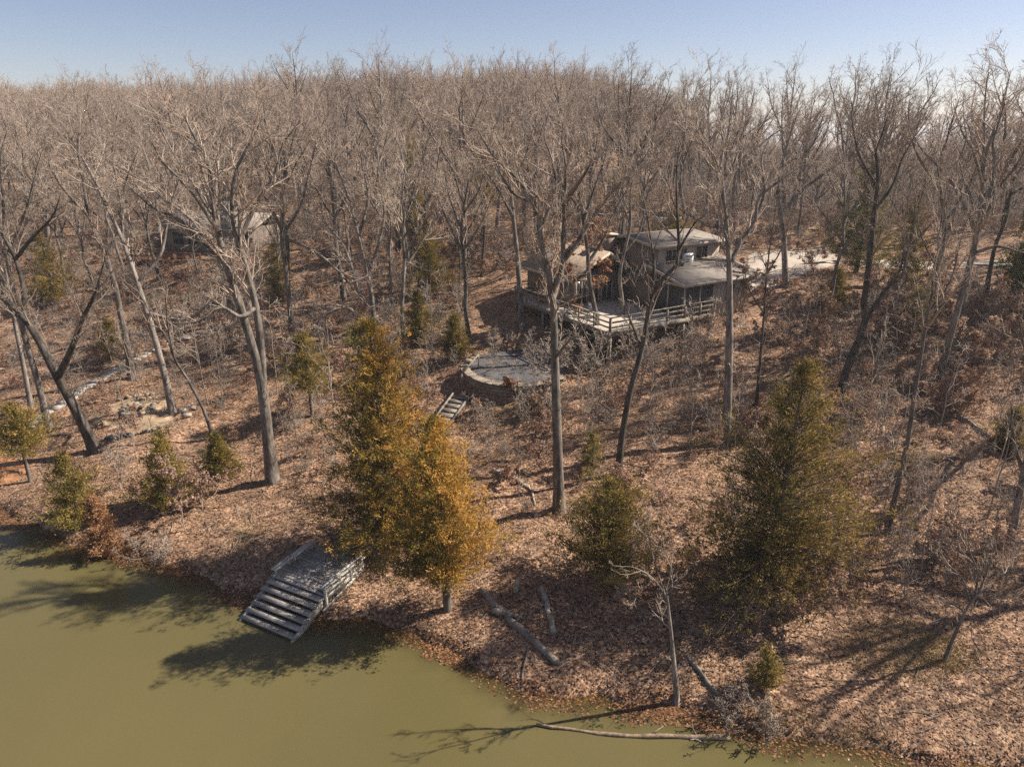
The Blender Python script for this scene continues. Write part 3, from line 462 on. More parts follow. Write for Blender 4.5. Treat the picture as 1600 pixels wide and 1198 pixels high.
# ------------------------------------------------------------------ where the wood stands
def ysh(x): return np.interp(x,SX,SY)
HERO_XY=np.array([h[1][:2] for h in HEROES])
def blocked(x,y):
    d=y-float(ysh(x))
    if d<29+3*math.sin(x*.3): return True
    a=x/y
    if y<62 and .0<x<24: return True                       # house, deck, patio and the open ground before them
    if 14<x<52 and 57<y<74: return True                     # drive
    if -42<x<-27 and 73.5<y<88: return True                    # the neighbouring house
    if -34<x<-18 and 36<y<50: return True                   # clearing and path
    return False
rt=random.Random(77); pts=[]
def try_pts(n,ymin,ymax,spread,mind,store):
    for _ in range(n):
        y=math.sqrt(rt.uniform(ymin**2,ymax**2)); x=rt.uniform(-spread,spread)*y
        if blocked(x,y): continue
        if np.min(np.hypot(HERO_XY[:,0]-x,HERO_XY[:,1]-y))<3.2: continue
        if any((x-a)**2+(y-b_)**2<mind**2 for a,b_ in store): continue
        store.append((x,y))
try_pts(1500,46,92,.84,4.9,pts)
try_pts(2500,92,150,.84,5.6,pts)
pts.sort(key=lambda p:p[1])
near=pts[:250]; rest=pts[250:]
def zone(x,y):
    a=x/y
    for lim,txt in ((-.56,'above the slab path'),(-.36,'around the neighbouring house'),(-.2,'behind the low-limbed dark tree'),(-.04,'behind the twin-trunked tree'),(.1,'behind the far deck rail'),(.3,'behind the house'),(.43,'behind the concrete drive'),(.6,'around the big dark green cedar'),(9,'behind the bright green pine')):
        if a<lim: break
    return ('in the front row ' if y<66 else 'in the middle rows ' if y<90 else 'in the back rows ')+txt
LOOK=['tall pale-barked bare tree','tall grey bare tree','stout tall grey bare tree','pale slender bare tree','many-limbed grey bare tree','small slender grey bare tree','stout dark-barked bare tree','thin young grey bare tree','many-limbed pale bare tree']
rt.seed(5)
for (x,y) in near:
    vk=rt.randrange(9); tm,cm,H=VAR[vk]; lab=LOOK[vk]+' '+zone(x,y)
    e=empty('bare_tree',(x,y,float(height(x,y))),rt.uniform(0,6.28),lab,'tree',lab.replace('tree','trees',1))
    z_=float(height(x,y)); canopy=20+y*(.108-.022*sstep(-.2,-.6,x/y)); s=min(rt.uniform(.84,1.15),(canopy-z_)/H)*rt.uniform(.80,1.0); e.scale=(s*rt.uniform(.95,1.1),s*rt.uniform(.95,1.1),s); 
    ob('trunk',tm,e); ob('crown',cm,e)
ORD=['leftmost','second from the left','third from the left','fourth from the left','fifth from the left','sixth from the left','seventh from the left']
same={}
for o in COL.objects:
    if o.name.startswith('bare_tree') and ' row' in o['label']: same.setdefault(o['label'],[]).append(o)
for lab,os_ in same.items():
    if len(os_)>1:
        os_.sort(key=lambda o:o.location.x/o.location.y)
        for k,o in enumerate(os_):
            if k==len(os_)-1: w_='rightmost'
            else: w_=('first','second','third','fourth','fifth','sixth','seventh')[k] if k else 'leftmost'
            o['label']=w_+' of the '+lab.replace(' tree in the',' trees,',1)

def instancer(name, P, variants, label, cat, seed, smin=.85, smax=1.12):
    """one object: points carrying copies of the given tree variants"""
    rr=np.random.default_rng(seed); P=np.array(P)
    me=bpy.data.meshes.new(name); me.vertices.add(len(P)); me.vertices.foreach_set('co',P.astype(np.float32).ravel())
    for nm,vals,tp in (('idx',rr.integers(0,len(variants),len(P)),'INT'),('rotz',rr.uniform(0,6.28,len(P)),'FLOAT'),('scl',rr.uniform(smin,smax,len(P)),'FLOAT')):
        at=me.attributes.new(nm,tp,'POINT'); at.data.foreach_set('value',vals.astype(np.int32 if tp=='INT' else np.float32))
    o=ob(name,me); setp(o,label,cat,kind='stuff')
    g=bpy.data.node_groups.new(name,'GeometryNodeTree')
    g.interface.new_socket('Geometry',in_out='INPUT',socket_type='NodeSocketGeometry'); g.interface.new_socket('Geometry',in_out='OUTPUT',socket_type='NodeSocketGeometry')
    gi=g.nodes.new('NodeGroupInput'); go=g.nodes.new('NodeGroupOutput')
    jn=g.nodes.new('GeometryNodeJoinGeometry')
    def attr(nm,tp):
        a=g.nodes.new('GeometryNodeInputNamedAttribute'); a.data_type=tp; a.inputs[0].default_value=nm; return a
    rz=attr('rotz','FLOAT'); sc=attr('scl','FLOAT'); ix=attr('idx','INT')
    cx=g.nodes.new('ShaderNodeCombineXYZ'); g.links.new(rz.outputs[0],cx.inputs[2])
    sep=[]
    for k,vo in enumerate(variants):
        oi=g.nodes.new('GeometryNodeObjectInfo'); oi.inputs['Object'].default_value=vo; oi.inputs['As Instance'].default_value=True
        cmp_=g.nodes.new('FunctionNodeCompare'); cmp_.data_type='INT'; cmp_.operation='EQUAL'; cmp_.inputs[3].default_value=k; g.links.new(ix.outputs[0],cmp_.inputs[2])
        ip=g.nodes.new('GeometryNodeInstanceOnPoints'); g.links.new(gi.outputs[0],ip.inputs['Points']); g.links.new(cmp_.outputs[0],ip.inputs['Selection'])
        g.links.new(oi.outputs['Geometry'],ip.inputs['Instance']); g.links.new(cx.outputs[0],ip.inputs['Rotation']); g.links.new(sc.outputs[0],ip.inputs['Scale'])
        g.links.new(ip.outputs[0],jn.inputs[0])
    g.links.new(jn.outputs[0],go.inputs[0])
    md=o.modifiers.new('scatter','NODES'); md.node_group=g; return o
def joined(tm,cm,name):
    """trunk and crown as one two-material mesh, for the far wood"""
    V=[];Q=[];n=0;mi=[]
    for k,me in enumerate((tm,cm)):
        a=np.empty(len(me.vertices)*3,np.float32); me.vertices.foreach_get('co',a); l=np.empty(len(me.loops),np.int32); me.loops.foreach_get('vertex_index',l)
        V.append(a.reshape(-1,3)); q_=l.reshape(-1,4); Q.append(q_+n); n+=len(V[-1]); mi+= [k]*len(q_)
    me=mesh_np(name,np.vstack(V),[np.vstack(Q)]); me.materials.append(tm.materials[0]); me.materials.append(cm.materials[0])
    me.polygons.foreach_set('material_index',np.array(mi,np.int32)); return bpy.data.objects.new(name,me)
FARV=[]
for k in range(4):
    rng=np.random.default_rng(950+k); H=[17,16,18,15][k]
    (Vt,Qt),(Vc,Qc)=tree_from_limbs(rng,random_limbs(rng,H,6),.22,.85,False,.0098)
    FARV.append(joined(mesh_np('t',Vt,[Qt],M['bark_mid'],True),mesh_np('c',Vc,[Qc],M['twig']),'far_tree_form'))
FP=[(x,y,float(height(x,y))) for x,y in rest]
rt.seed(9)
for _ in range(2300):
    y=math.sqrt(rt.uniform(150**2,330**2)); x=rt.uniform(-.86,.86)*y; FP.append((x,y,float(height(x,y))-.1))
for _ in range(2200):
    y=math.sqrt(rt.uniform(330**2,1100**2)); x=rt.uniform(-.86,.86)*y; FP.append((x,y,float(height(x,y))-.1))
for _ in range(60):                                        # the wood goes on to both sides of the view
    y=rt.uniform(20,95); sd=rt.choice((-1,1,1)); x=sd*(y*.80+4+rt.uniform(0,24))
    if y-ysh(x)>(8 if x<0 else 34): FP.append((x,y,float(height(x,y))-.1))
for x,y in ((29,25),(38,30),(33,17),(31,36)): FP.append((x,y,float(height(x,y))-.1))
instancer('far_woods',FP,FARV,'leafless wood stretching away over the hill to the skyline','woods',3)

# ------------------------------------------------------------------ cedars
def cedar_mesh(rng, H, Rm, bare, nb, per, spray, tint_bias, profile=.75, sun=.35, lean=(0,0), rag=.3):
    """conical juniper crown: branches carrying clumps of small scale-leaf sprays"""
    tb=bare/H; u_=rng.random(nb); t=np.where(rng.random(nb)<.6,1-np.sqrt(u_),u_); t=tb+(1-tb)*t
    az=rng.random(nb)*6.283; tt=(t-tb)/(1-tb)
    prof=np.clip(1-tt,0,1)**profile*np.clip(.62+tt*3,0,1)
    f1,f2,f3=rng.uniform(0,6,3)
    lob=1+rag*(.55*np.sin(az*2+t*7+f1)+.5*np.sin(az*4-t*17+f2)+.4*np.sin(az*7+t*33+f3))
    ln=Rm*prof*lob*np.where(rng.random(nb)<.12,1.22,rng.uniform(.38,1.08,nb))+.12
    z0=t*H; el=np.radians(6+44*tt+rng.normal(0,9,nb))
    d=np.stack([np.cos(az)*np.cos(el),np.sin(az)*np.cos(el),np.sin(el)],1)
    base=np.stack([lean[0]*t,lean[1]*t,z0-ln*np.sin(el)*.45],1)
    # branch tubes
    s=np.linspace(0,1,4); BP=base[:,None]+d[:,None]*ln[:,None,None]*s[None,:,None]; BP[:,:,2]+=(.10*ln)[:,None]*s[None]**2
    BR=(.008+.005*ln)[:,None]*(1-.85*s)[None]
    # clumps
    nc=np.maximum(3,(rng.integers(per[0],per[1],nb)*(.34+.30*ln))).astype(int); idx=np.repeat(np.arange(nb),nc); f=.2+.8*rng.random(len(idx))**.62
    c=base[idx]+d[idx]*(ln[idx]*f)[:,None]; c[:,2]+=.10*ln[idx]*f**2
    c+=rng.normal(0,1,c.shape)*(.05+.062*ln[idx])[:,None]*np.array([1,1,.5])
    btint=rng.normal(0,.16,nb)
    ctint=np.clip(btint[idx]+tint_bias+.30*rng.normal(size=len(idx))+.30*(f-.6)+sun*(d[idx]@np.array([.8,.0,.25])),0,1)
    k=spray[0]; sid=np.repeat(np.arange(len(idx)),k)
    p=c[sid]+rng.normal(0,spray[3],(len(sid),3)); out=norm(d[idx][sid]*.6+rng.normal(0,.55,p.shape)+np.array([0,0,.35]))
    L_=spray[1]*rng.uniform(.6,1.4,len(sid)); W=spray[2]*rng.uniform(.6,1.3,len(sid))
    sd=norm(np.cross(out,rng.normal(size=p.shape)))
    a=p-out*(L_*.45)[:,None]; b_=p+out*(L_*.55)[:,None]; l=p+sd*W[:,None]; r_=p-sd*W[:,None]
    V=np.stack([a,l,b_,r_],1).reshape(-1,3); n=len(sid); q_=(np.arange(n)*4)[:,None]+np.arange(4)[None]
    tint=np.repeat(np.clip(ctint[sid]+rng.normal(0,.08,n),0,1),4)
    Vb,Qb=tubes(BP,BR,3)
    trunk=resample(np.array([(0,0,-.3),(lean[0]*.3,lean[1]*.3,H*.35),(lean[0]*.65,lean[1]*.65,H*.68),(lean[0],lean[1],H*.97)]),8)
    r0=.018*H+.03; Vt,Qt=tubes(trunk[None],(r0*(1-np.linspace(0,1,9))**.9+.012)[None],8)
    return (Vt,Qt),(Vb,Qb),(V,q_,tint)
def cedar(loc, H, Rm, label, m, seed, bare=.3, dens=1.0, bias=.4, profile=.75, sun=.35, name='cedar_tree', cat='tree', group='evergreen cedars', spray=None, lean=(0,0), rag=.3):
    rng=np.random.default_rng(seed); nb=int((90+34*H)*dens)
    sp=spray or (13,.165,.020,.088)
    (Vt,Qt),(Vb,Qb),(V,q_,ti)=cedar_mesh(rng,H,Rm,bare,nb,(5,10),sp,bias,profile,sun,lean,rag)
    e=empty(name,(loc[0],loc[1],float(height(*loc))),0,label,cat,group)
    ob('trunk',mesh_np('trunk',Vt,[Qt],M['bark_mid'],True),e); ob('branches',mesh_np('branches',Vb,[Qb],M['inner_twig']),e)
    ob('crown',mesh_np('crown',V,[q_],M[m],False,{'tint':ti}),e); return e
cedar((-5.73, 28.79),11.2,3.3,'tallest orange-green cedar at the centre, standing behind the bronze one','cedar_bronze',1,.4,1.6,.32,.45,.50,lean=(-.5,0),rag=.42)
cedar((-2.78, 24.41),9.0,2.25,'bronze-orange cedar with bare grey foot near the water','cedar_bronze',2,1.7,1.5,.45,.50,.42,lean=(-.3,0),rag=.42)
cedar((10.98, 24.62),10.5,4.0,'wide dark olive cedar on the right half of the shore slope','cedar_deep',3,.3,1.35,.40,.58,.40,lean=(.25,0),rag=.42)
cedar((4.31, 25.73),4.9,2.7,'squat yellow-green cedar right of the Y-forked tree','cedar_olive',4,.7,1.2,.45,.55,.3,rag=.42)
cedar((-7.31, 51.45),4.2,1.5,'small rounded green cedar just above the tallest cedar top','cedar_olive',5,.4,1.0,.40,.6,rag=.5)
cedar((-4.25, 49.01),3.4,1.25,'small bushy cedar left of the stone patio','cedar_olive',6,.3,1.0,.42,.6,rag=.5)
cedar((-13.26, 41.78),5.6,1.9,'small cedar with bare stem above the dock oak','cedar_olive',7,1.9,.8,.42,.55,rag=.5)
cedar((-18.43, 32.43),4.6,1.55,'olive cedar between fire ring and lake, nearer the dock','cedar_olive',8,.4,1.0,.42,.6,rag=.5)
cedar((-22.92, 31.22),4.2,1.7,'olive cedar hugging the left shore','cedar_olive',9,.3,1.0,.36,.6,rag=.5)
cedar((-16.91, 35.35),2.9,1.2,'low dark cedar bush right of the olive cedar','cedar_green',10,.3,1.0,.45,.6)
cedar((-28.48, 35.88),4.9,1.9,'flat-topped cedar with bare stem beside the clay bank','cedar_olive',11,1.9,.8,.42,.5,rag=.5)
cedar((-20.5, 29.32),3.4,.95,'rusty dead cedar at the edge of the water','cedar_rust',12,.15,1.0,.5,.7,rag=.4)
cedar((31.19, 61.52),9.5,3.6,'big dark green cedar beyond the drive','cedar_green',13,.4,1.0,.34,.55)
cedar((31.93, 55.32),8.0,2.2,'olive cedar beside the drive, right of the big dark one','cedar_olive',14,.6,.8,.4,.6)
cedar((39.67, 51.67),8.5,3.0,'bright green pine at the right margin','pine',15,.6,.9,.55,.55,name='pine_tree',group='evergreens',spray=(7,.26,.035,.12))
cedar((-5.13, 90.35),9.5,4.2,'broad olive cedar in the wood behind the snag','cedar_olive',16,2.0,.9,.4,.5)
cedar((-10.52, 72.61),14,2.6,'tall narrow brown-green cedar behind the twin-trunked tree','cedar_olive',17,.6,1.0,.4,.7)
cedar((-7.39, 60.51),6.5,2.3,'olive cedar at the foot of the twin-trunked tree','cedar_olive',18,.4,.9,.45,.6)
cedar((-46.17, 67.68),7.0,2.6,'brownish cedar in the wood above the slab path','cedar_olive',19,.5,.9,.55,.55)
cedar((9.46, 20.1),1.9,.6,'tiny yellow-green cedar seedling on the lower right slope','cedar_olive',20,.1,.28,.6,.7,rag=.5)
cedar((28.16, 35.16),2.6,1.0,'low cedar bush near the right margin','cedar_olive',21,.1,.9,.45,.6)
cedar((4.5, 34.29),2.6,.9,'thin dark cedar right of the Y-forked tree','cedar_olive',22,.2,.3,.4,.6,rag=.5)
cedar((-21.56, 62.62),5.5,1.9,'dull olive cedar behind the low-limbed dark tree','cedar_olive',23,.4,.8,.4,.6)
cedar((-41.24, 101.38),8.5,3.0,'dark cedar in the wood above the neighbouring house','cedar_green',24,.6,.8,.4,.6)
cedar((-32.28, 52.81),3.2,1.3,'brownish cedar bush against the stout grey tree','cedar_olive',25,.2,.9,.55,.6)
cedar((14.03, 90.27),7.0,2.3,'dull cedar in the wood above the house roof','cedar_olive',26,.6,.8,.4,.6)
cedar((17.34, 74.54),4.0,2.4,'brown-green cedar bush behind the upper roof','cedar_olive',27,.3,.9,.5,.5)
cedar((25.63, 53.4),3.0,1.6,'olive cedar bush below the drive','cedar_olive',28,.2,.9,.45,.55)
cedar((29.5, 48.53),3.2,1.6,'olive cedar bush right of the stout leaning tree','cedar_olive',29,.2,.9,.5,.55)

# ------------------------------------------------------------------ saplings holding their brown leaves, bare shrubs
def shrub_mesh(rng, H, stems, spread, leafy, leafsize, rmin=.0075):
    St=[]; 
    P0=np.zeros((stems,3)); P0[:,:2]=rng.normal(0,.06*stems**.5,(stems,2)); P0[:,2]=-.1
    az=rng.random(stems)*6.283; tilt=np.abs(rng.normal(0,spread,stems)); d=np.stack([np.cos(az)*np.sin(tilt),np.sin(az)*np.sin(tilt),np.cos(tilt)],1)
    L=H*rng.uniform(.7,1.08,stems); p=P0; out=[p]
    for s in range(8): d=norm(d+rng.normal(0,.10,d.shape)+np.array([0,0,.05])); p=p+d*(L/8)[:,None]; out.append(p)
    A=np.stack(out,1); AR=(.005*H+.008)*np.linspace(1,.25,9)[None].repeat(stems,0)
    B_,BR=children(rng,A,AR,max(5,int(4*H**.5)),.22,1,52,.34,4,.16,.06,.6,rmin)
    C_,CR=children(rng,B_,BR,5,.2,1,48,.5,2,.2,.04,.7,rmin)
    D_,DR=children(rng,C_,CR,3,.2,1,45,.6,1,.2,.03,.8,rmin*.85)
    VV=[];QQ=[];n=0
    for P_,R_,k in ((A,AR,5),(B_,BR,3),(C_,CR,3),(D_,DR,3)):
        V,Q=tubes(P_,R_,k); VV.append(V); QQ.append(Q+n); n+=len(V)
    leaf=None
    if leafy:
        src=np.concatenate([C_[:,1:].reshape(-1,3),D_[:,1:].reshape(-1,3)]); pick=src[rng.integers(0,len(src),leafy)]
        leaf=quads(rng,pick+rng.normal(0,.05,pick.shape),leafsize,.7)
    return (np.vstack(VV),np.vstack(QQ)),leaf
def quads(rng, P, size, droop=0., flat=0.):
    n=len(P); d=norm(rng.normal(size=(n,3))*np.array([1,1,.7])-np.array([0,0,droop])); 
    if flat: d[:,2]*=(1-flat); d=norm(d)
    s=norm(np.cross(d,rng.normal(size=(n,3))*(1-flat)+np.array([0,0,1])*flat*1.6)); L=size*rng.uniform(.6,1.3,n); W=L*rng.uniform(.28,.42,n)
    a=P; b_=P+d*L[:,None]; m_=P+d*(L*.5)[:,None]; up=norm(np.cross(d,s))*(L*.12)[:,None]
    V=np.stack([a,m_+s*W[:,None]+up,b_,m_-s*W[:,None]+up],1).reshape(-1,3)
    q_=(np.arange(n)*4)[:,None]+np.arange(4)[None]; cl=.5+.5*np.sin(P[:,0]*2.1+P[:,2]*3)*np.sin(P[:,1]*1.7)
    return V,q_,np.repeat(np.clip(rng.normal(.35+.3*cl,.22),0,1),4)
SAP=[]; 
for k,(H,st,spd,lf,ls,lm) in enumerate([(4.6,1,.08,1700,.14,'russet'),(3.4,2,.22,1300,.13,'palebrown'),(5.6,1,.06,2200,.14,'palebrown'),(2.6,3,.38,1200,.12,'palebrown'),(1.9,4,.5,800,.11,'russet'),(8.6,1,.05,5200,.17,'rustoak')]):
    (V,Q),lf_=shrub_mesh(np.random.default_rng(400+k),H,st,spd,lf,ls)
    SAP.append((mesh_np('branches',V,[Q],M['twig']),mesh_np('leaves',lf_[0],[lf_[1]],M[lm],False,{'tint':lf_[2]})))
SHR=[]
for k,(H,st,spd) in enumerate([(2.6,5,.38),(1.9,7,.5),(3.6,3,.25),(1.3,8,.6),(4.8,1,.1)]):
    (V,Q),_=shrub_mesh(np.random.default_rng(500+k),H,st,spd,0,0)
    SHR.append(mesh_np('stems',V,[Q],M['brush']))
def sapling(loc,k,s,label,group='young trees still holding brown leaves'):
    br,lf=SAP[k]; e=empty('brown_leaved_sapling',(loc[0],loc[1],float(height(*loc))),rt.uniform(0,6.28),label,'sapling',group)
    e.scale=(s,s,s); ob('branches',br,e); ob('leaves',lf,e)
def shrub(loc,k,s,label,group='leafless shrubs on the slope'):
    o=ob('bare_shrub',SHR[k],None,(loc[0],loc[1],float(height(*loc))),(0,0,rt.uniform(0,6.28))); o.scale=(s,s,s); setp(o,label,'shrub',group)
for loc,k,s,lab in [((5.5,51.9),5,1.0,'big russet-leaved young oak growing up through the wooden deck'),((8.34, 56.22),0,1.1,'russet-leaved young oak between deck and house roof'),
  ((3.0,54.2),5,.82,'russet-leaved young oak outside the far deck rail'),
  ((-16.86, 30.43),2,.75,'pale-leaved young tree between olive cedar and lake'),((-16.55, 31.97),3,1.0,'pale-leaved bush above the shore left of the dock'),
  ((9.81, 23.53),3,1.15,'pale-leaved bush at the foot of the wide olive cedar'),((11.78, 23.86),3,1.3,'larger pale-leaved bush right of the wide olive cedar foot'),((13.49, 24.4),4,1.2,'low brown-leaved bush right of the wide olive cedar'),
  ((14.81, 49.84),3,1.0,'brown-leaved bush under the end of the deck'),((23.74, 51.19),0,.95,'russet-leaved young tree below the drive, left of the stout leaning tree'),
  ((20.34, 50.4),1,1.1,'brown-leaved young tree right of the beige house wall'),((27.54, 52.48),1,1.3,'brown-leaved young tree below the drive beside the stout leaning tree'),
  ((26.69, 46.51),2,.8,'pale-brown-leaved young tree on the upper right slope'),((29.85, 44.86),0,1.0,'russet-leaved young tree behind the sinuous leaning tree'),
  ((34.85, 48.09),1,1.3,'brown-leaved young tree near the right end of the drive'),((34.74, 44.6),0,1.0,'russet-leaved young tree at the right margin'),
  ((27.47, 38.58),4,1.3,'low russet-leaved bush on the right slope'),((-17.53, 49.91),4,1.2,'low russet-leaved bush right of the dock oak trunk'),((-20.6, 52.51),4,1.0,'low russet-leaved bush behind the dock oak'),
  ((-30.59, 53.04),4,1.1,'low russet-leaved bush on the slab path'),((6.18, 31.22),4,1.1,'low brown-leaved bush beside the squat yellow-green cedar'),
  ((-6.38, 67.86),1,1.0,'russet-leaved young tree in the wood left of the house'),((-16.49, 73.48),0,.9,'russet-leaved young tree behind the many-stemmed tree'),
  ((23.75, 66.64),1,1.0,'brown-leaved young tree at the near edge of the drive'),((25.22, 57.9),1,1.2,'brown-leaved young tree between drive and slope'),
  ((6.54, 23.84),4,.9,'low brown-leaved bush beside the standing dead stem'),((8.17, 25.55),3,.8,'pale-leaved bush left of the wide olive cedar')]:
    sapling(loc,k,s,lab)
LM=[('the wide olive cedar',*(11.25, 24.65)),('the stout dark leaning tree',*(20.88, 40.64)),('the slender leaning tree',*(18.27, 28.67)),('the sinuous leaning tree',*(27.96, 41.97)),('the forked grey tree',*(32.56, 51.86)),('the big dark green cedar',*(31.19, 61.52)),('the bright green pine',*(39.67, 51.67)),('the thin dark straight tree',*(15.68, 40.62)),('the white-stubbed pale tree',*(12.71, 36.89)),('the trunk at the drive edge',*(23.14, 56.98)),('the dark log by the margin',*(27.52, 37.39)),
 ('the dock oak',*(-13.64, 34.57)),('the fire-ring tree',*(-23.44, 43.54)),('the stout path tree',*(-28.91, 48.82)),('the low-limbed dark tree',*(-18.18, 54.32)),('the many-stemmed tree',*(-11.5, 55.14)),('the twin-trunked tree',*(-8.28, 62.21)),('the snag',*(-5.12, 73.24)),('the neighbouring house',-34,78),('the far deck rail tree',*(0.82, 52.93)),('the house chimney',9,62),('the white car',19,84),('the brownish cedar',*(-46.17, 67.68)),('the tall narrow cedar',*(-10.52, 72.61)),('the broad olive cedar',*(-5.13, 90.35))]
def beside(x,y):
    n_,lx,ly=min(LM,key=lambda l:(l[1]-x)**2+(l[2]-y)**2); da=(x/y-lx/ly)*ly; dy=y-ly
    far='close ' if math.hypot(x-lx,y-ly)<3.5 else ('well ' if math.hypot(x-lx,y-ly)>9 else '')
    a='to the right' if da>1.2 else ('to the left' if da<-1.2 else ''); b_='behind' if dy>1.5 else ('in front of' if dy<-1.5 else '')
    return (far+(b_+' '+n_+((', '+a) if a else '') if b_ else (a.replace('to the ','')+' of '+n_ if a else 'beside '+n_))).strip()
SLOOK=['upright russet-leaved sapling','twin-stemmed pale-leaved sapling','tall pale-leaved sapling','bushy pale-leaved sapling','low russet-leaved bush']
rt.seed(31)
n_s=0
while n_s<62:
    x=rt.uniform(8,48); y=rt.uniform(38,66)
    if blocked(x,y+0) and not (x>17 and y-ysh(x)>22 and y<56): continue
    if abs(x)/y>.78 or (14<x<50 and 57<y<73): continue
    k_=rt.choice((0,1,1,3,4,4,2)); lb=SLOOK[k_]+' '+beside(x,y); sapling((x,y),k_,rt.uniform(.55,1.05),lb,'thicket: '+lb); n_s+=1
for _ in range(60):
    y=rt.uniform(52,100); x=rt.uniform(-.78,.35)*y
    if blocked(x,y): continue
    k_=rt.choice((0,1,3,4,4)); lb=SLOOK[k_]+' '+beside(x,y); sapling((x,y),k_,rt.uniform(.55,1.0),lb,'young growth: '+lb)
for loc,k,s,lab in [((6.0, 25.45),2,1.15,'pale spreading dead shrub beside the squat cedar'),((5.2, 24.93),0,1.1,'smaller pale shrub beside the squat cedar'),
  ((1.44, 48.65),0,1.0,'bare bush growing against the patio, left of the Y-forked tree'),((0.0, 50.77),1,1.2,'bare bush behind the patio fire seat'),((4.73, 45.23),0,1.1,'bare bush at the foot of the deck post'),
  ((7.07, 44.21),1,1.3,'bare bush below the deck front'),((3.3, 40.65),1,1.1,'bare bush below the stone patio wall'),((5.1, 40.11),0,1.0,'bare bush right of the stone patio wall'),
  ((-2.71, 37.42),4,.75,'thin crooked sapling left of the fallen log'),((0.41, 31.78),4,.7,'thin straight sapling behind the fallen log'),((-5.7, 42.6),2,.8,'bare bush beside the wooden steps'),
  ((-7.49, 47.0),1,1.2,'bare bush behind the tallest cedar'),((12.9, 46.72),0,1.2,'bare bush below the porch'),((11.27, 45.41),1,1.0,'low bare bush below the porch rail'),
  ((8.44, 46.02),0,1.6,'tall grey bush in front of the deck, left of the twisted tree'),((9.69, 44.08),2,1.2,'tall grey bush in front of the deck, right of the twisted tree'),((6.28, 43.1),1,1.5,'wide grey bush in front of the deck corner'),
  ((2.07, 46.44),1,1.5,'wide grey bush on the patio edge behind the Y-forked tree'),((-1.15, 46.44),0,1.2,'grey bush on the patio, above the left chair'),((4.29, 48.38),0,1.5,'tall grey bush under the deck corner'),((-4.87, 49.38),1,1.3,'grey bush beside the small bushy cedar'),
  ((-1.64, 40.15),3,1.3,'low grey bush just below the patio wall, left'),((1.63, 40.13),3,1.5,'low grey bush just below the patio wall, right'),((4.34, 40.73),2,.9,'thin upright bush right of the Y-forked trunk'),
  ((8.74, 43.57),2,1.7,'tall thin bush below the deck, nearest the twisted tree'),((11.37, 43.74),2,1.6,'tall thin bush below the porch rail'),((5.33, 42.32),2,1.8,'tall thin bush before the deck corner post'),((13.28, 44.52),2,1.5,'tall thin bush left of the white-stubbed pale tree'),((3.05, 43.62),2,1.5,'tall thin bush beside the Y-forked trunk'),
  ((-22.31, 34.56),2,1.0,'bare shrub left of the olive cedar near the lake'),((-21.92, 35.66),4,.8,'thin bare sapling between the two shore cedars'),((-22.17, 38.57),4,.7,'thin bare sapling at the sandy clearing'),
  ((-18.48, 28.99),1,1.0,'bare bush on the left shore edge'),((-17.15, 28.42),3,1.2,'low bare bush on the left shore edge'),((7.79, 19.02),3,1.2,'low bare bush on the lower shore edge'),
  ((8.82, 18.32),3,1.3,'low bare bush at the water below the seedling cedar'),((20.43, 26.36),1,1.2,'pale bare bush on the right slope behind the bent tree'),((18.57, 25.7),0,1.0,'taller pale bare bush left of the bent tree'),
  ((20.19, 23.26),1,1.1,'bare bush near the lower right margin'),((-7.76, 25.47),3,.8,'low bare bush right of the dock'),((-12.78, 35.31),4,.8,'thin dark sapling beside the dock oak'),
  ((-11.74, 46.07),1,1.3,'bare bush left of the tallest cedar'),((-14.45, 50.52),0,1.2,'bare bush left of the tallest cedar, higher up')]:
    shrub(loc,k,s,lab)
rt.seed(58); n_s=0
while n_s<46:
    rgt=n_s<28; x=rt.uniform(9,34) if rgt else rt.uniform(-32,-6); y=rt.uniform(24,50) if rgt else rt.uniform(36,54); d=y-float(ysh(x))
    if d<8 or abs(x)>.74*(.938*y+6) or (-27<x<-19 and 36<y<43) or (rgt and x<17 and y>42): continue
    shrub((x,y),4,rt.uniform(.8,1.55),'thin bare sapling '+beside(x,y),'thin bare saplings'); n_s+=1
UND=[]
for k,me in enumerate(SHR): UND.append(bpy.data.objects.new('undergrowth_form',me))
for br,lf in (SAP[3],SAP[4]): UND.append(bpy.data.objects.new('undergrowth_form',lf))
(V,Q),lf_=shrub_mesh(np.random.default_rng(610),.9,7,.8,260,.10)
UND.append(bpy.data.objects.new('undergrowth_form',mesh_np('low_brush',V,[Q],M['brush'])))
UND.append(bpy.data.objects.new('undergrowth_form',mesh_np('low_brush_leaves',lf_[0],[lf_[1]],M['palebrown'],False,{'tint':lf_[2]})))
UP=[]
rt.seed(12)
for _ in range(9500):
    y=math.sqrt(rt.uniform(24**2,125**2)); x=rt.uniform(-.8,.8)*(.938*y+6); d=y-float(ysh(x))
    if d<(9 if x<8 else 4) or (12<x<52 and 56<y<75) or (-34<x<-17 and 36<y<47 and rt.random()<.6) or (-3.8<x<22 and 42<y<64) or (-42<x<-28 and 73<y<87): continue
    if d<20 and rt.random()<(.5 if x<8 else .28): continue
    UP.append((x,y,float(height(x,y))-.05))
instancer('undergrowth',UP,UND,'tangle of bare brush and brown leaves under the trees','undergrowth',8,.4,1.05)

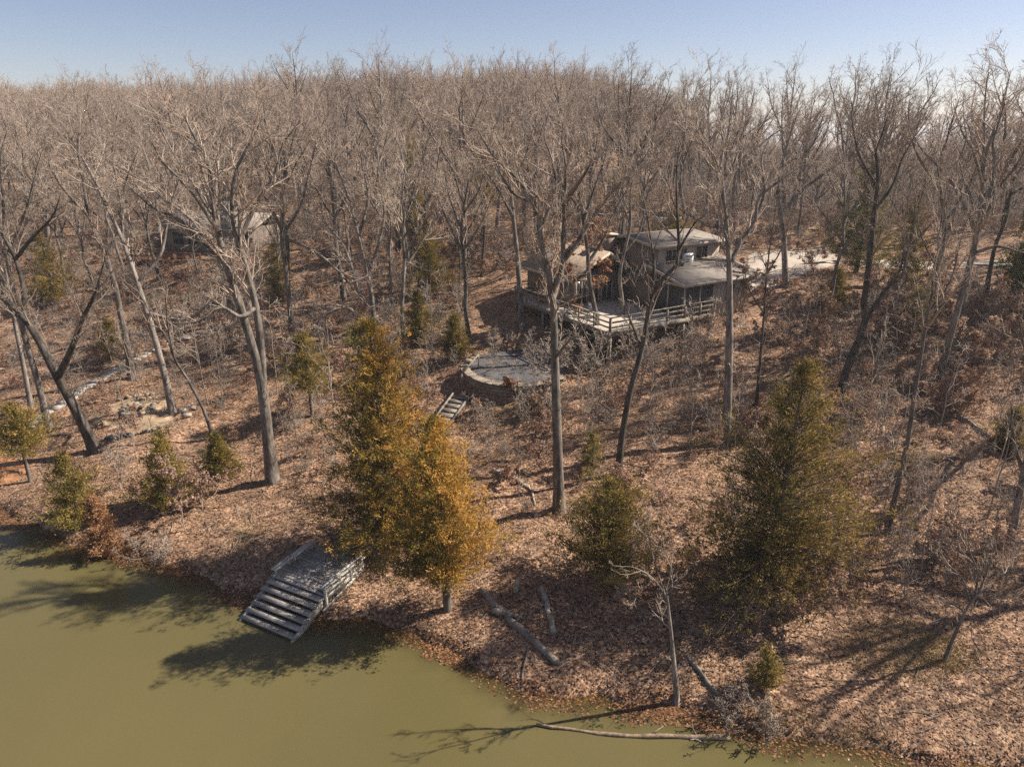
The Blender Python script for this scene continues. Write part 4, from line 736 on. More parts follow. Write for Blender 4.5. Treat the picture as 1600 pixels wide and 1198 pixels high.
# ------------------------------------------------------------------ fallen leaves as real pieces on the near slope
rng=np.random.default_rng(21); n=320000
yy=np.sqrt(rng.uniform(14**2,52**2,n)); xx=rng.uniform(-.8,.8,n)*(.938*yy+6.9)
dd=(yy-ysh(xx)); cl=.5+.5*np.sin(xx*.9+1.7*np.sin(yy*.6))*np.sin(yy*.8+xx*.3)
keep=(dd>.25)&(rng.random(n)<.45+.55*cl)&~((xx>-26)&(xx<-19.5)&(yy>37.5)&(yy<42.5))&((np.hypot(xx-.6,yy-47)>4.0)|(rng.random(n)<.3))
xx,yy=xx[keep],yy[keep]; P=np.c_[xx,yy,height(xx,yy)+rng.uniform(.004,.04,len(xx))+.08*(np.hypot(xx-.6,yy-47)<4.0)]
V,q_,ti=quads(rng,P,.09,0,.66)
lo=.5*np.sin(xx*.37+1.5*np.sin(yy*.29))*np.sin(yy*.45+1.2*np.sin(xx*.23))+.5*np.sin(xx*1.3+yy*.7)*np.sin(yy*1.1-xx*.4)
ti=np.repeat(np.clip(rng.normal(.46,.22,len(P))+.17*lo,0,1),4)
setp(ob('leaf_litter',mesh_np('leaf_litter',V,[q_],M['litter'],False,{'tint':ti})),'brown fallen oak leaves covering the slope','leaves',kind='stuff')

rng=np.random.default_rng(45); n=4200                    # fallen sticks and twigs
yy=np.sqrt(rng.uniform(15**2,58**2,n)); xx=rng.uniform(-.8,.8,n)*(.938*yy+6.9); kp=(yy-ysh(xx)>.6)&(np.hypot(xx-.6,yy-47)>4.6); xx,yy=xx[kp],yy[kp]; n=len(xx)
an=rng.uniform(0,6.28,n); L_=rng.uniform(.35,1.9,n)*rng.uniform(.5,1,n); ps=[]
for f in (0,.5,1.0):
    px_=xx+np.cos(an+.25*f)*L_*f; py_=yy+np.sin(an+.25*f)*L_*f; ps.append(np.c_[px_,py_,height(px_,py_)+.04+rng.uniform(0,.10,n)])
V,Q=tubes(np.stack(ps,1),(rng.uniform(.008,.024,n)[:,None]*np.array([1,.8,.4])[None]),4)
setp(ob('fallen_twigs',mesh_np('fallen_twigs',V,[Q],M['brush'])),'grey sticks and twigs scattered over the leaves','twigs',kind='stuff')
rng=np.random.default_rng(46); gx=[];gy=[]
for (cx,cy_,r_,n) in ((*(15.27, 21.44),1.5,2600),(*(16.93, 21.28),.9,1200),(*(21.65, 33.97),1.1,1500),(*(12.09, 17.56),.9,900),(*(9.75, 18.52),.8,700)):
    a_=rng.random(n)*6.28; q=r_*np.sqrt(rng.random(n)); gx.append(cx+q*np.cos(a_)*1.5); gy.append(cy_+q*np.sin(a_))
gx=np.concatenate(gx); gy=np.concatenate(gy); n=len(gx); base=np.c_[gx,gy,height(gx,gy)]; d=norm(rng.normal(0,.45,(n,3))+np.array([0,0,1])); hgt_=rng.uniform(.10,.30,n)[:,None]; sd=norm(np.cross(d,rng.normal(size=(n,3))))*.009
V=np.stack([base-sd,base+sd,base+d*hgt_],1).reshape(-1,3)
setp(ob('dry_grass',mesh_np('dry_grass',V,[np.arange(n*3).reshape(-1,3)],M['drygrass'],False,{'tint':np.repeat(rng.random(n),3)})),'patches of yellow-olive dry grass on the right slope','grass',kind='stuff')
rng=np.random.default_rng(44); n=60000
xx=rng.uniform(-34,18,n); yy=ysh(xx)+rng.normal(-.1,.55,n); hh=height(xx,yy); band=.5+.5*np.sin(xx*1.1+2*np.sin(xx*.37)); keep=(hh>-.45)&(hh<.3)&(rng.random(n)<.12+.5*band**2)
P=np.c_[xx,yy,np.maximum(hh,0)+rng.uniform(.008,.03,n)][keep]
V,q_,ti=quads(rng,P,.11,0,.85)
setp(ob('shore_leaves',mesh_np('shore_leaves',V,[q_],M['wetleaf'],False,{'tint':np.repeat(rng.random(len(P)),4)})),'wet orange-brown leaves washed up along the waterline','leaves',kind='stuff')
# ------------------------------------------------------------------ dock
def dock():
    e=empty('dock',(-11.86,24.4,0),math.atan2(-.451,.892),'weathered grey wooden dock with steps into the lake','dock')
    W=3.1; rr=random.Random(4); zt=.98
    shared=MB().box(0,W,0,.2,-.02,.02).mesh('plank',M['plank'])
    y=1.95; k=0
    while y<4.6:                                            # platform boards
        o=ob('plank',shared,e,(rr.uniform(-.03,.03),y,zt+rr.uniform(-.006,.006)),(rr.uniform(-.008,.008),0,rr.uniform(-.006,.006))); o.scale=(1,.93,1); y+=.2
    for i in range(6):                                      # treads
        z=.09+i*.15; y0=-.02+i*.33
        MB().box(-.02,W+.02,0,.30,-.035,.025).ob('step_tread',M['plank'],e,loc=(rr.uniform(-.03,.03),y0,z+.03),rot=(rr.uniform(-.01,.03),rr.uniform(-.004,.004),rr.uniform(-.008,.008)))
    for x in (.06,W-.06):                                   # stringers of the steps
        MB().hexa([(x-.04,-.1,-.35),(x+.04,-.1,-.35),(x+.04,1.95,.5),(x-.04,1.95,.5)],[(x-.04,-.1,.05),(x+.04,-.1,.05),(x+.04,1.95,.9),(x-.04,1.95,.9)]).ob('stringer',M['plank_pale'],e)
    for x in (.05,W*.5,W-.05):
        MB().box(x-.04,x+.04,1.98,4.6,zt-.24,zt-.025).ob('joist',M['plank_pale'],e)
    MB().bar((W+.10,1.7,.35),(W+.14,4.5,.78),.05,.16).ob('side_brace',M['plank_pale'],e)
    for x,y in ((.1,2.05),(W+.06,2.0),(.1,3.6),(W+.06,3.7)):
        MB().tube([(x,y,-1.4),(x,y,.5),(x,y,zt+.02 if x<1 else zt+.28)],[.075,.07,.07],8).ob('post',M['plank_pale'],e,True)
    # low bench rails along both sides
    for x,y0,y1,ys in ((-.02,2.0,3.15,0),(-.02,3.2,4.65,.0),(W-.22,1.95,4.75,0)):
        for j,dx in enumerate((0,.17)):
            MB().box(0,.155,0,y1-y0,-.025,.025).ob('rail_board',M['plank_pale'],e,loc=(x+dx+rr.uniform(-.01,.01),y0,zt+.34+rr.uniform(-.01,.01)),rot=(rr.uniform(-.012,.012),rr.uniform(-.05,.05),rr.uniform(-.01,.01)))
        n=2 if y1-y0<2 else 4
        for i in range(n):
            yy=y0+.15+(y1-y0-.3)*i/(n-1); MB().box(x+.1,x+.2,yy-.05,yy+.05,zt-.1,zt+.31).ob('rail_post',M['plank_pale'],e)
    MB().box(W+.03,W+.07,1.95,4.6,zt-.02,zt+.16).ob('side_board',M['plank_pale'],e)
    MB().box(W+.035,W+.075,2.0,4.6,zt-.26,zt-.06).ob('side_board',M['plank_pale'],e)
    # bent bars of the ladder head at the landward end
    a=[(math.cos(s)*.28,0,math.sin(s)*.42) for s in np.linspace(-.3,math.pi+.3,10)]
    lad=empty('bent_bar_frame',(-8.05,27.55,float(height(-8.05,27.55))+.35),.5,'dark bent iron hoops standing behind the dock','iron frame')
    for dx in (-.55,.55):
        MB().tube([(p[0]+dx,p[1],p[2]) for p in a],[.025]*10,6).ob('hoop',M['black'],lad,True)
    MB().bar((-.3,0,-.12),(.3,0,-.12),.04,.04).ob('crossbar',M['black'],lad)
dock()

# ------------------------------------------------------------------ logs, stones
def log(name,pts,r0,r1,m,label,cat='log',k=9,seed=1,stubs=0):
    rng=np.random.default_rng(seed); P=resample(np.array(pts,float),12); P[1:-1]+=rng.normal(0,r0*.22,(11,3)); P[:,2]-=r0*.45*(name=='fallen_log')
    rad=np.linspace(r0,r1,13)*rng.uniform(.78,1.15,13); e=empty(name,tuple(P[0]),0,label,cat,'fallen logs')
    MB().tube(P-P[0],rad,k).ob('bole',M[m],e,True)
    for i in range(stubs):
        j=rng.integers(3,11); d=norm(rng.normal(size=3)+np.array([0,0,.8])); q=P[j]-P[0]
        MB().tube([q,q+d*.3,q+d*.55+np.array([.1,0,.05])],[rad[j]*.4,rad[j]*.3,.008],5).ob('branch_stub',M[m],e,True)
    return e
def gp(xy,dz=0): return (xy[0],xy[1],float(height(*xy))+dz)
log('fallen_log',[gp((-1.36, 25.2),.12),gp((-0.27, 23.75),.14),gp((0.78, 22.39),.14),gp((1.8, 21.27),.10)],.17,.13,'log','dark broken log lying down the bank toward the water',seed=3,stubs=3)
log('fallen_log',[gp((-0.82, 24.03),.10),gp((0.0, 23.71),.16),gp((0.54, 23.58),.08)],.14,.08,'log','short dark log crossing the broken log',seed=4,stubs=1)
log('fallen_log',[gp((1.3, 25.22),.10),gp((1.54, 24.12),.10),gp((1.73, 22.71),.10)],.12,.14,'log_pale','pale log with splayed root end on the bank',seed=5,stubs=3)
log('stump',[gp((0.17, 24.94),-.05),gp((0.17, 24.94),.3),(gp((0.17, 24.94))[0]+.12,gp((0.17, 24.94))[1]+.1,gp((0.17, 24.94))[2]+.75)],.13,.10,'log_pale','short pale stump above the pale log','stump',seed=6)
log('fallen_log',[gp((6.95, 21.55),.08),gp((7.32, 20.51),.1),gp((7.8, 19.45),.08)],.10,.07,'log','dark thin log right of the standing dead stem',seed=8,stubs=2)
log('fallen_log',[gp((-1.09, 34.58),.12),gp((0.0, 33.76),.13),gp((0.91, 32.93),.12)],.15,.12,'log_pale','fallen log on the open slope below the patio wall',seed=9,stubs=1)
log('fallen_log',[gp((0.91, 32.93),.1),gp((1.1, 32.43),.1),gp((1.21, 31.29),.06)],.07,.05,'log_pale','curved branch end below the fallen log',seed=10)
log('fallen_branch',[gp((0.67, 22.09),.05),gp((0.5, 21.2),.1),gp((0.37, 20.6),.02)],.035,.03,'log','thin branch standing against the bank','branch',6,11)
log('fallen_branch',[gp((1.73, 20.94),.06),gp((2.05, 21.16),.1),gp((2.34, 21.34),.1)],.05,.02,'log_pale','short pale forked branch at the end of the broken log','branch',6,12,2)
f0=(0.87, 18.73); f1=(2.39, 18.48); f2=(3.95, 18.26); f3=(7.64, 18.17)
log('floating_log',[(f0[0],f0[1],.06),(f1[0],f1[1],.02),(f2[0],f2[1],.03),(f3[0],f3[1],.05)],.05,.10,'log_wet','long thin log floating in the water near the shore',seed=13,stubs=2)
f0=(6.23, 18.09); f1=(6.65, 17.99)
log('floating_branch',[(f0[0],f0[1],.02),(f0[0]+.25,f0[1]-.02,.05),(f1[0],f1[1],.01)],.03,.015,'log_pale','short pale stick floating beside the long log','branch',6,14)
log('fallen_log',[gp((17.82, 39.24),.1),gp((18.44, 37.92),.12),gp((18.82, 36.56),.1)],.13,.11,'log','dark log behind the wide cedar',seed=15)
log('fallen_log',[gp((27.3, 38.42),.1),gp((27.52, 37.39),.12),gp((27.84, 36.32),.1)],.13,.1,'log','dark log on the right slope near the margin',seed=16,stubs=2)
log('fallen_log',[gp((-3.39, 53.68),.1),gp((-5.71, 53.34),.12),gp((-8.28, 53.09),.1)],.10,.08,'log_pale','log lying above the small rounded cedars',seed=17)
def snag():
    x,y=(-5.12, 73.24); z=float(height(x,y)); rng=np.random.default_rng(3)
    e=empty('dead_snag',(x,y,z),0,'short dark broken snag standing in the wood left of the house','snag')
    p=resample(np.array([(0,0,-.2),(.1,0,1.6),(.2,0,3.2),(.45,.1,5.0)]),8); MB().tube(p,np.linspace(.24,.17,9),9).ob('trunk',M['bark_dark'],e,True)
    MB().tube([p[-1]+np.array([0,0,-.15]),p[-1]+np.array([.12,0,.35]),p[-1]+np.array([.2,.02,.55])],[.12,.07,.01],6).ob('splinter',M['bark_dark'],e,True)
snag()
def rock_mesh(seed,m,n=10,flat=.7):
    rng=np.random.default_rng(seed); a=np.arange(n)*2*math.pi/n; V=[]
    for z,s in ((-.3,.75),(0,1.0),(.32,.92),(.5,.6)):
        r=s*(.5+.07*rng.normal(size=n)); V.append(np.c_[r*np.cos(a),r*np.sin(a),np.full(n,z*flat)+.02*rng.normal(size=n)])
    V=np.vstack(V+[[[0,0,.53*flat]]]); Q=[]; 
    for k in range(3): Q+=[[k*n+i,k*n+(i+1)%n,(k+1)*n+(i+1)%n,(k+1)*n+i] for i in range(n)]
    return mesh_np('stone',V,[np.array(Q),np.array([[3*n+i,3*n+(i+1)%n,4*n] for i in range(n)])],M[m],False)
ROCK=[rock_mesh(s,'stone' if s%2 else 'stone_grey') for s in range(5)]
def fire_ring():
    c=(-25.83, 43.56); e=empty('fire_ring',gp(c),0,'ring of grey stones on the sandy clearing','fire ring'); rr=random.Random(8)
    for i in range(15):
        a=i*2*math.pi/15; o=ob('stone',ROCK[i%5],e,(1.05*math.cos(a)+rr.uniform(-.08,.08),1.05*math.sin(a)+rr.uniform(-.08,.08),.08),(0,0,rr.uniform(0,6))); s=rr.uniform(.32,.46); o.scale=(s,s*.8,s*.8)
    for i in range(3): MB().tube([(-.5+.2*i,-.3+.3*i,.08),(.4,.1-.2*i,.2)],[.06,.05],6).ob('charred_stick',M['black'],e,True)
fire_ring()
rr=random.Random(6)
for k,(lab,cx,cy,n) in enumerate((('stone in the row edging the sandy clearing toward the lake',190,690,11),('stone in the row behind the fire ring',198,620,7))):
    for i in range(n):
        c=(-26.42, 40.03) if k==0 else (-28.14, 45.61); 
        o=ob('edging_stone',ROCK[rr.randrange(5)],None,gp((c[0]+i*.36+rr.uniform(-.1,.1),c[1]+rr.uniform(-.2,.2)+(i*.05)),.08),(0,0,rr.uniform(0,6))); s=rr.uniform(.28,.5); o.scale=(s,s*.8,s*.75)
        setp(o,lab,'stone','edging stones '+('lakeside' if k==0 else 'behind the ring'))
for lab,p in (('cut round of firewood beside the tall pale tree',(-22.57, 43.17)),('smaller cut log round below the firewood',(-21.84, 42.23)),('split log end on the firewood heap',(-22.11, 43.62))):
    q=gp(p,.14); a=rr.uniform(-.5,.5); o=MB().tube([(-.3,0,0),(0,.02,0),(.3,0,.02)],[.15,.16,.15],9).ob('firewood_log',M['log_pale'],None,True,q,(0,0,a)); setp(o,lab,'log','firewood heap')
def path():
    P=[(-32.93, 42.32),(-32.47, 43.88),(-31.93, 45.55),(-31.6, 47.87),(-31.35, 49.56),(-31.11, 51.03),(-30.59, 53.04),(-30.17, 54.93),(-29.43, 55.96),(-27.67, 56.8),(-26.4, 57.85),(-24.99, 59.01),(-23.35, 59.39)]
    e=empty('slab_path',gp(P[3]),0,'path of pale stone slabs climbing through the left trees','path'); e['kind']='structure'
    base=np.array(gp(P[3])); pts=resample(np.array([gp(p) for p in P]),34); rr=random.Random(2)
    me=MB().hexa([(-.52,-.36,-.10),(.52,-.38,-.10),(.50,.36,-.10),(-.5,.38,-.10)],[(-.50,-.34,.06),(.50,-.36,.07),(.48,.34,.06),(-.48,.36,.07)]).mesh('slab',M['slab'])
    for i in range(34):
        d=pts[min(i+1,34)]-pts[i]; o=ob('slab',me,e,tuple(pts[i]-base+np.array([0,0,.03])),(rr.uniform(-.03,.03),rr.uniform(-.03,.03)-math.atan2(d[2],math.hypot(d[0],d[1]))*.5,math.atan2(d[1],d[0])+rr.uniform(-.1,.1)))
        o.scale=(.78*rr.uniform(.85,1.15),rr.uniform(1.0,1.35),1)
path()

# ------------------------------------------------------------------ patio terrace
def patio():
    c=np.array([0.4,46.8]); z=4.0
    setp(drape('patio',[(c[0]+3.6*math.cos(a),c[1]+4.2*math.sin(a)) for a in np.linspace(0,2*math.pi,20,endpoint=False)],.05,M['patio'],.5,edge=.03,flat=z+.02),'grey stone patio below the deck','patio',kind='structure')
    e=empty('retaining_wall',(c[0],c[1],z),0,'curved tan stone retaining wall holding up the patio','wall'); rr=random.Random(5)
    st=[]; n0=MB()
    def blk(s):
        r=np.random.default_rng(s); j=lambda:r.uniform(-.03,.03)
        b=[(-.5+j(),-.5+j(),-.5),(.5+j(),-.5+j(),-.5),(.5+j(),.5+j(),-.5),(-.5+j(),.5+j(),-.5)]; t_=[(p[0]*.95+j(),p[1]*.9+j(),.5+j()) for p in b]
        return MB().hexa(b,t_).mesh('stone',M['stone'])
    st=[blk(s) for s in range(4)]
    def ang(i,row,n): return math.radians(188+(325-188)*(i+(.5 if row%2 else 0))/n)
    for row in range(4):
        n=21
        for i in range(n):
            a=ang(i,row,n); rx,ry=3.85,4.4; o=ob('stone',st[rr.randrange(4)],e,(rx*math.cos(a),ry*math.sin(a),-.75+row*.24+rr.uniform(-.01,.01)),(0,0,math.atan2(ry*math.cos(a),-rx*math.sin(a))+rr.uniform(-.05,.05)))
            o.scale=(.50*rr.uniform(.9,1.12),.36*rr.uniform(.9,1.1),.235)
    for i in range(18):
        a=ang(i,0,18); o=ob('cap_stone',st[rr.randrange(4)],e,(3.82*math.cos(a),4.37*math.sin(a),.20+rr.uniform(-.015,.015)),(0,0,math.atan2(4.37*math.cos(a),-3.82*math.sin(a))+rr.uniform(-.06,.06))); o.scale=(.62*rr.uniform(.9,1.1),.62*rr.uniform(.9,1.15),.11)
    for lab,a,s in (('big pale boulder at the left end of the patio wall',172,.8),('pale boulder behind the patio seat, left',160,.6),('squat pale boulder on the patio edge',150,.7)):
        o=ob('boulder',ROCK[1],None,(c[0]+3.6*math.cos(R(a)),c[1]+4.0*math.sin(R(a)),z+.15),(0,0,a)); o.scale=(s,s*.8,s*.8); setp(o,lab,'boulder','patio boulders')
    # steps down from the terrace
    s0=np.array(gp((-3.42, 43.56),.25)); s1=np.array(gp((-4.53, 40.28),.1)); d=s1-s0; n=6
    sd=norm(np.cross(d,(0,0,1.))); g=empty('garden_steps',tuple(s0),0,'wooden steps with pale stringers going down from the patio','steps')
    for k in (-1,1): MB().bar(sd*.62*k+np.array([0,0,.03]),d+sd*.62*k+np.array([0,0,.03]),.12,.2).ob('stringer',M['log'],g)
    for i in range(n):
        p=d*(i+.5)/n; MB().bar(p-sd*.56,p+sd*.56,np.linalg.norm(d)/n*.9,.07).ob('tread',M['log'],g)
    h0=np.array(gp((-3.48, 44.51),.2)); h1=np.array(gp((-2.37, 46.02),.3)); hr=empty('hand_rail',tuple(h0),0,'pale wooden rail rising at the top of the garden steps','rail')
    MB().bar((0,0,.75),h1-h0+np.array([0,0,.85]),.08,.1).ob('rail',M['deckrail'],hr)
    for q in (np.zeros(3),(h1-h0)): MB().box(q[0]-.05,q[0]+.05,q[1]-.05,q[1]+.05,q[2]-.3,q[2]+.75).ob('post',M['deckrail'],hr)
    # slatted lounge chairs
    def chair(x,y,a,lab):
        k=empty('patio_chair',(x,y,z+.07),a,lab,'chair','patio chairs')
        for i in range(5): MB().hexa([(-.28+i*.115,.0,.36),(-.18+i*.115,.0,.36),(-.18+i*.115,.5,.27),(-.28+i*.115,.5,.27)],[(-.28+i*.115,.0,.39),(-.18+i*.115,.0,.39),(-.18+i*.115,.5,.30),(-.28+i*.115,.5,.30)]).ob('seat_slat',M['chair'],k)
        for i in range(5): MB().hexa([(-.28+i*.115,.48,.26),(-.18+i*.115,.48,.26),(-.18+i*.115,.51,.26),(-.28+i*.115,.51,.26)],[(-.30+i*.125,.78,1.0-.04*abs(i-2)),(-.19+i*.125,.78,1.0-.04*abs(i-2)),(-.19+i*.125,.81,1.0-.04*abs(i-2)),(-.30+i*.125,.81,1.0-.04*abs(i-2))]).ob('back_slat',M['chair'],k)
        for sx in (-.34,.34):
            MB().box(sx-.03,sx+.03,-.02,.05,0,.56).ob('leg',M['chair'],k); MB().box(sx-.03,sx+.03,.55,.62,0,.56).ob('leg',M['chair'],k)
            MB().box(sx-.08,sx+.08,-.08,.70,.56,.59).ob('armrest',M['chair'],k)
    p=(0.13, 42.35); chair(p[0],p[1],2.4,'brown slatted chair on the patio, left of the Y-forked tree'); p=(2.24, 42.23); chair(p[0],p[1],-2.2,'brown slatted chair half hidden by the Y-forked trunk')
patio()

# ------------------------------------------------------------------ the house
def gable(e, x0,x1,y0,y1, ze, zr, axis, over, m, fascia=True, ridge=.5):
    """low gable roof; axis 'x' = ridge along x at fraction ridge of the depth"""
    th=.16; X0,X1,Y0,Y1=x0-over,x1+over,y0-over,y1+over
    if axis=='x':
        yr=y0+(y1-y0)*ridge; sl=(zr-ze)/(yr-y0); zf=ze-over*sl; sb=(zr-ze)/max(y1-yr,.01); zb=ze-over*sb
        A=[(X0,Y0,zf),(X1,Y0,zf),(X1,yr,zr),(X0,yr,zr)]; B=[(X0,yr,zr),(X1,yr,zr),(X1,Y1,zb),(X0,Y1,zb)]
    else:
        xr=x0+(x1-x0)*ridge; sl=(zr-ze)/(xr-x0); zf=ze-over*sl; sb=(zr-ze)/max(x1-xr,.01); zb=ze-over*sb
        A=[(X0,Y0,zf),(xr,Y0,zr),(xr,Y1,zr),(X0,Y1,zf)]; B=[(xr,Y0,zr),(X1,Y0,zb),(X1,Y1,zb),(xr,Y1,zr)]
    r=None
    for F_ in (A,B):
        mb=MB().hexa(F_,[(p[0],p[1],p[2]+th) for p in F_]); r=mb.ob('roof',M[m],e)
        if fascia:
            n=4
            for i in range(4):
                a,b_=np.array(F_[i]),np.array(F_[(i+1)%4]); mid=(a+b_)/2
                inner = abs(mid[1]-((A[2][1]) if axis=='x' else 1e9))<.01 or abs(mid[0]-((A[1][0]) if axis!='x' else 1e9))<.01
                if inner: continue
                out=np.array([mid[0]-(X0+X1)/2,mid[1]-(Y0+Y1)/2,0]); ed=b_-a; nrm=norm(np.cross(ed,(0,0,1.))); nrm=nrm if nrm@out>0 else -nrm
                off=nrm*.02+np.array([0,0,th/2-.03]); MB().bar(a+off,b_+off,.035,.2).ob('fascia',M['trim'],r)
    return r
def window(e,x0,x1,z0,z1,y,side=0,name='window'):
    """window on a wall facing -y at y"""
    f=MB(); 
    for b in ((x0-.06,x1+.06,z0-.06,z0),(x0-.06,x1+.06,z1,z1+.06),(x0-.06,x0,z0,z1),(x1,x1+.06,z0,z1),((x0+x1)/2-.025,(x0+x1)/2+.025,z0,z1)): f.box(b[0],b[1],y-.05,y+.02,b[2],b[3])
    w_=f.ob(name,M['trim'],e); n=2; xm=(x0+x1)/2
    for a,b_ in ((x0,xm-.025),(xm+.025,x1)): MB().box(a,b_,y-.015,y+.01,z0,z1).ob('pane',M['glass'],w_)
def house():
    e=empty('house',(12.85,49.9,6.8),R(32),'beige hillside house with low shingle roofs and screened porch','house')
    # lower front block: screened porch on the left, boarded wall on the right
    MB().box(3.2,7.4,.15,7.5,-1.2,2.45).ob('wall',M['siding'],e)
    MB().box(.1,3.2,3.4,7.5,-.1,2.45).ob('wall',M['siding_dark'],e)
    for i in range(1,10): MB().box(3.2+i*.42-.03,3.2+i*.42+.03,.115,.15,-1.2,2.42).ob('batten',M['siding'],e)
    MB().box(0,3.2,0,.12,2.25,2.45).ob('beam',M['trim'],e); MB().box(0,.12,.12,3.4,2.25,2.45).ob('beam',M['trim'],e)
    for x,y in ((0,0),(1.6,0),(3.06,0),(0,1.7),(0,3.3)): MB().box(x,x+.12,y,y+.12,0,2.25).ob('porch_post',M['trim'],e)
    MB().box(1.72,3.06,.05,.07,.05,2.25).ob('porch_screen',M['screen'],e); MB().box(.05,.07,.12,1.7,.05,2.25).ob('porch_screen',M['screen'],e); MB().box(.05,.07,1.82,3.3,.05,2.25).ob('porch_screen',M['screen'],e)
    MB().box(.12,1.6,.05,.07,.05,2.25).ob('porch_screen',M['screen'],e)
    window(e,4.5,5.5,.75,1.95,.11)
    gable(e,-.1,7.5,.0,4.6,2.5,3.4,'x',.35,'roof',ridge=.9)
    # upper storey set back
    MB().box(.5,7.3,3.6,9.4,2.3,4.7).ob('wall',M['siding'],e); MB().box(.42,.5,3.6,9.4,2.3,4.72).ob('shaded_side_wall',M['siding_dark'],e)  # left side coloured darker than the front to paint in its shade
    window(e,1.3,2.6,3.55,4.4,3.6); window(e,2.9,3.5,3.55,4.4,3.6); window(e,4.6,5.9,3.5,4.45,3.6)
    gable(e,.3,7.4,3.5,9.6,4.75,5.15,'x',.28,'roof',ridge=.6)
    MB().box(3.0,3.9,3.15,3.55,3.2,4.05).ob('condenser_housing',M['white'],e)
    gr=MB(); 
    for i in range(6): gr.box(3.08,3.82,3.135,3.15,3.3+i*.12,3.34+i*.12)
    gr.ob('condenser_grille',M['black'],e)
    MB().tube([(2.3,3.0,2.95),(2.3,3.0,3.1),(2.3,3.0,3.45),(2.3,3.0,3.62),(2.3,3.0,3.68)],[.1,.3,.36,.26,.04],12).ob('roof_fan',M['black'],e,True)
    # left wing behind the deck
    MB().box(-5.2,.4,7.2,13.4,-2.4,2.35).ob('wall',M['siding_dark'],e); gable(e,-5.2,.6,7.2,13.6,2.4,4.0,'y',.5,'roof_tan',ridge=.6)
    MB().box(-1.0,-.0,8.0,8.8,2.9,5.2).ob('chimney',M['roof_tan'],e); MB().box(-1.08,.08,7.92,8.88,5.2,5.3).ob('chimney_cap',M['trim'],e)
    MB().box(7.4,9.8,2.2,7.2,-1.0,2.2).ob('wall',M['siding'],e); gable(e,7.45,9.9,2.2,7.3,2.2,2.7,'x',.3,'roof',ridge=.6)
    for x0,x1 in ((-4.6,-3.6),(-3.4,-2.4),(-2.0,-1.0)): window(e,x0,x1,.1,2.05,7.2,name='glass_door')
    # basement wall under the deck
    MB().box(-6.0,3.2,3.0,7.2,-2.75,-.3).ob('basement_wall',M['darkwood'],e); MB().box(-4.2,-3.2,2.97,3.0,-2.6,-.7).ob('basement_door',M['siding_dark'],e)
    return e
house()
def deck():
    e=empty('deck',(12.85,49.9,6.8),R(32),'pale wooden deck with railing on posts wrapping the house','deck'); rr=random.Random(3)
    bd=MB().box(0,1,0,.185,-.04,0).mesh('deck_board',M['deck'])
    for y in np.arange(-.15,7.1,.2):
        o=ob('deck_board',bd,e,(-7.2,y,-.005+rr.uniform(-.004,.004))); o.scale=(7.2+(3.2 if y<3.2 else .05),1,1)
    for y in np.arange(7.22,12.4,.2):
        o=ob('deck_board',bd,e,(-7.2,y,-.005)); o.scale=(1.9,1,1)
    MB().box(-7.22,3.25,-.24,-.17,-.32,.0).ob('rim_board',M['deckrail'],e); MB().box(-7.29,-7.22,-.24,12.45,-.32,.0).ob('rim_board',M['deckrail'],e)
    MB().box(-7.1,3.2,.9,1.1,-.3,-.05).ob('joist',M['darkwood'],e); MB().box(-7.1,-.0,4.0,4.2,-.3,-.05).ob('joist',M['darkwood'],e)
    for x,y,b in ((-7.1,-.1,-3.2),(-3.6,-.1,-2.7),(0,-.1,-1.7),(-7.1,4.0,-3.2),(-7.1,8.2,-3.0),(-7.1,12.2,-2.8),(3.0,-.1,-1.5)):
        MB().box(x-.09,x+.09,y-.09,y+.09,b,-.3).ob('support_post',M['deckrail'],e)
    def run(a,b):
        a=np.array(a,float); b=np.array(b,float); L=np.linalg.norm(b-a); n=max(1,round(L/1.75))
        for i in range(n+1):
            p=a+(b-a)*i/n; MB().box(p[0]-.05,p[0]+.05,p[1]-.05,p[1]+.05,0,1.0).ob('rail_post',M['deckrail'],e)
        for z,h in ((.30,.12),(.66,.12)): MB().bar((a[0],a[1],z),(b[0],b[1],z),.03,h).ob('rail',M['deckrail'],e)
        MB().bar((a[0],a[1],1.02),(b[0],b[1],1.02),.15,.04).ob('cap_rail',M['deckrail'],e)
    run((-7.15,-.16),(0,-.16)); run((0.05,-.16),(3.2,-.16)); run((-7.17,-.1),(-7.17,12.3)); run((-7.1,12.3),(-5.4,12.3))
    for i in range(13):
        x=.2+i*.23; MB().box(x-.02,x+.02,-.15,-.11,.08,.95).ob('baluster',M['deckrail'],e)
    return e
deck()
def deck_chair(lx,ly,a,lab):
    c,s=math.cos(R(32)),math.sin(R(32)); k=empty('deck_chair',(12.85+lx*c-ly*s,49.9+lx*s+ly*c,6.8),a,lab,'chair','deck chairs')
    MB().box(-.28,.28,-.25,.28,.40,.46).ob('seat',M['bluecloth'],k); MB().hexa([(-.28,.26,.44),(.28,.26,.44),(.28,.31,.44),(-.28,.31,.44)],[(-.28,.42,1.0),(.28,.42,1.0),(.28,.47,1.0),(-.28,.47,1.0)]).ob('backrest',M['bluecloth'],k)
    for x in (-.27,.27):
        for y in (-.22,.27): MB().box(x-.02,x+.02,y-.02,y+.02,0,.42).ob('leg',M['black'],k)
        MB().box(x-.03,x+.03,-.25,.32,.62,.65).ob('armrest',M['black'],k)
deck_chair(-5.6,3.6,.6,'blue-grey chair on the deck, nearer the corner'); deck_chair(-5.7,5.4,1.5,'blue-grey chair on the deck, nearer the house')

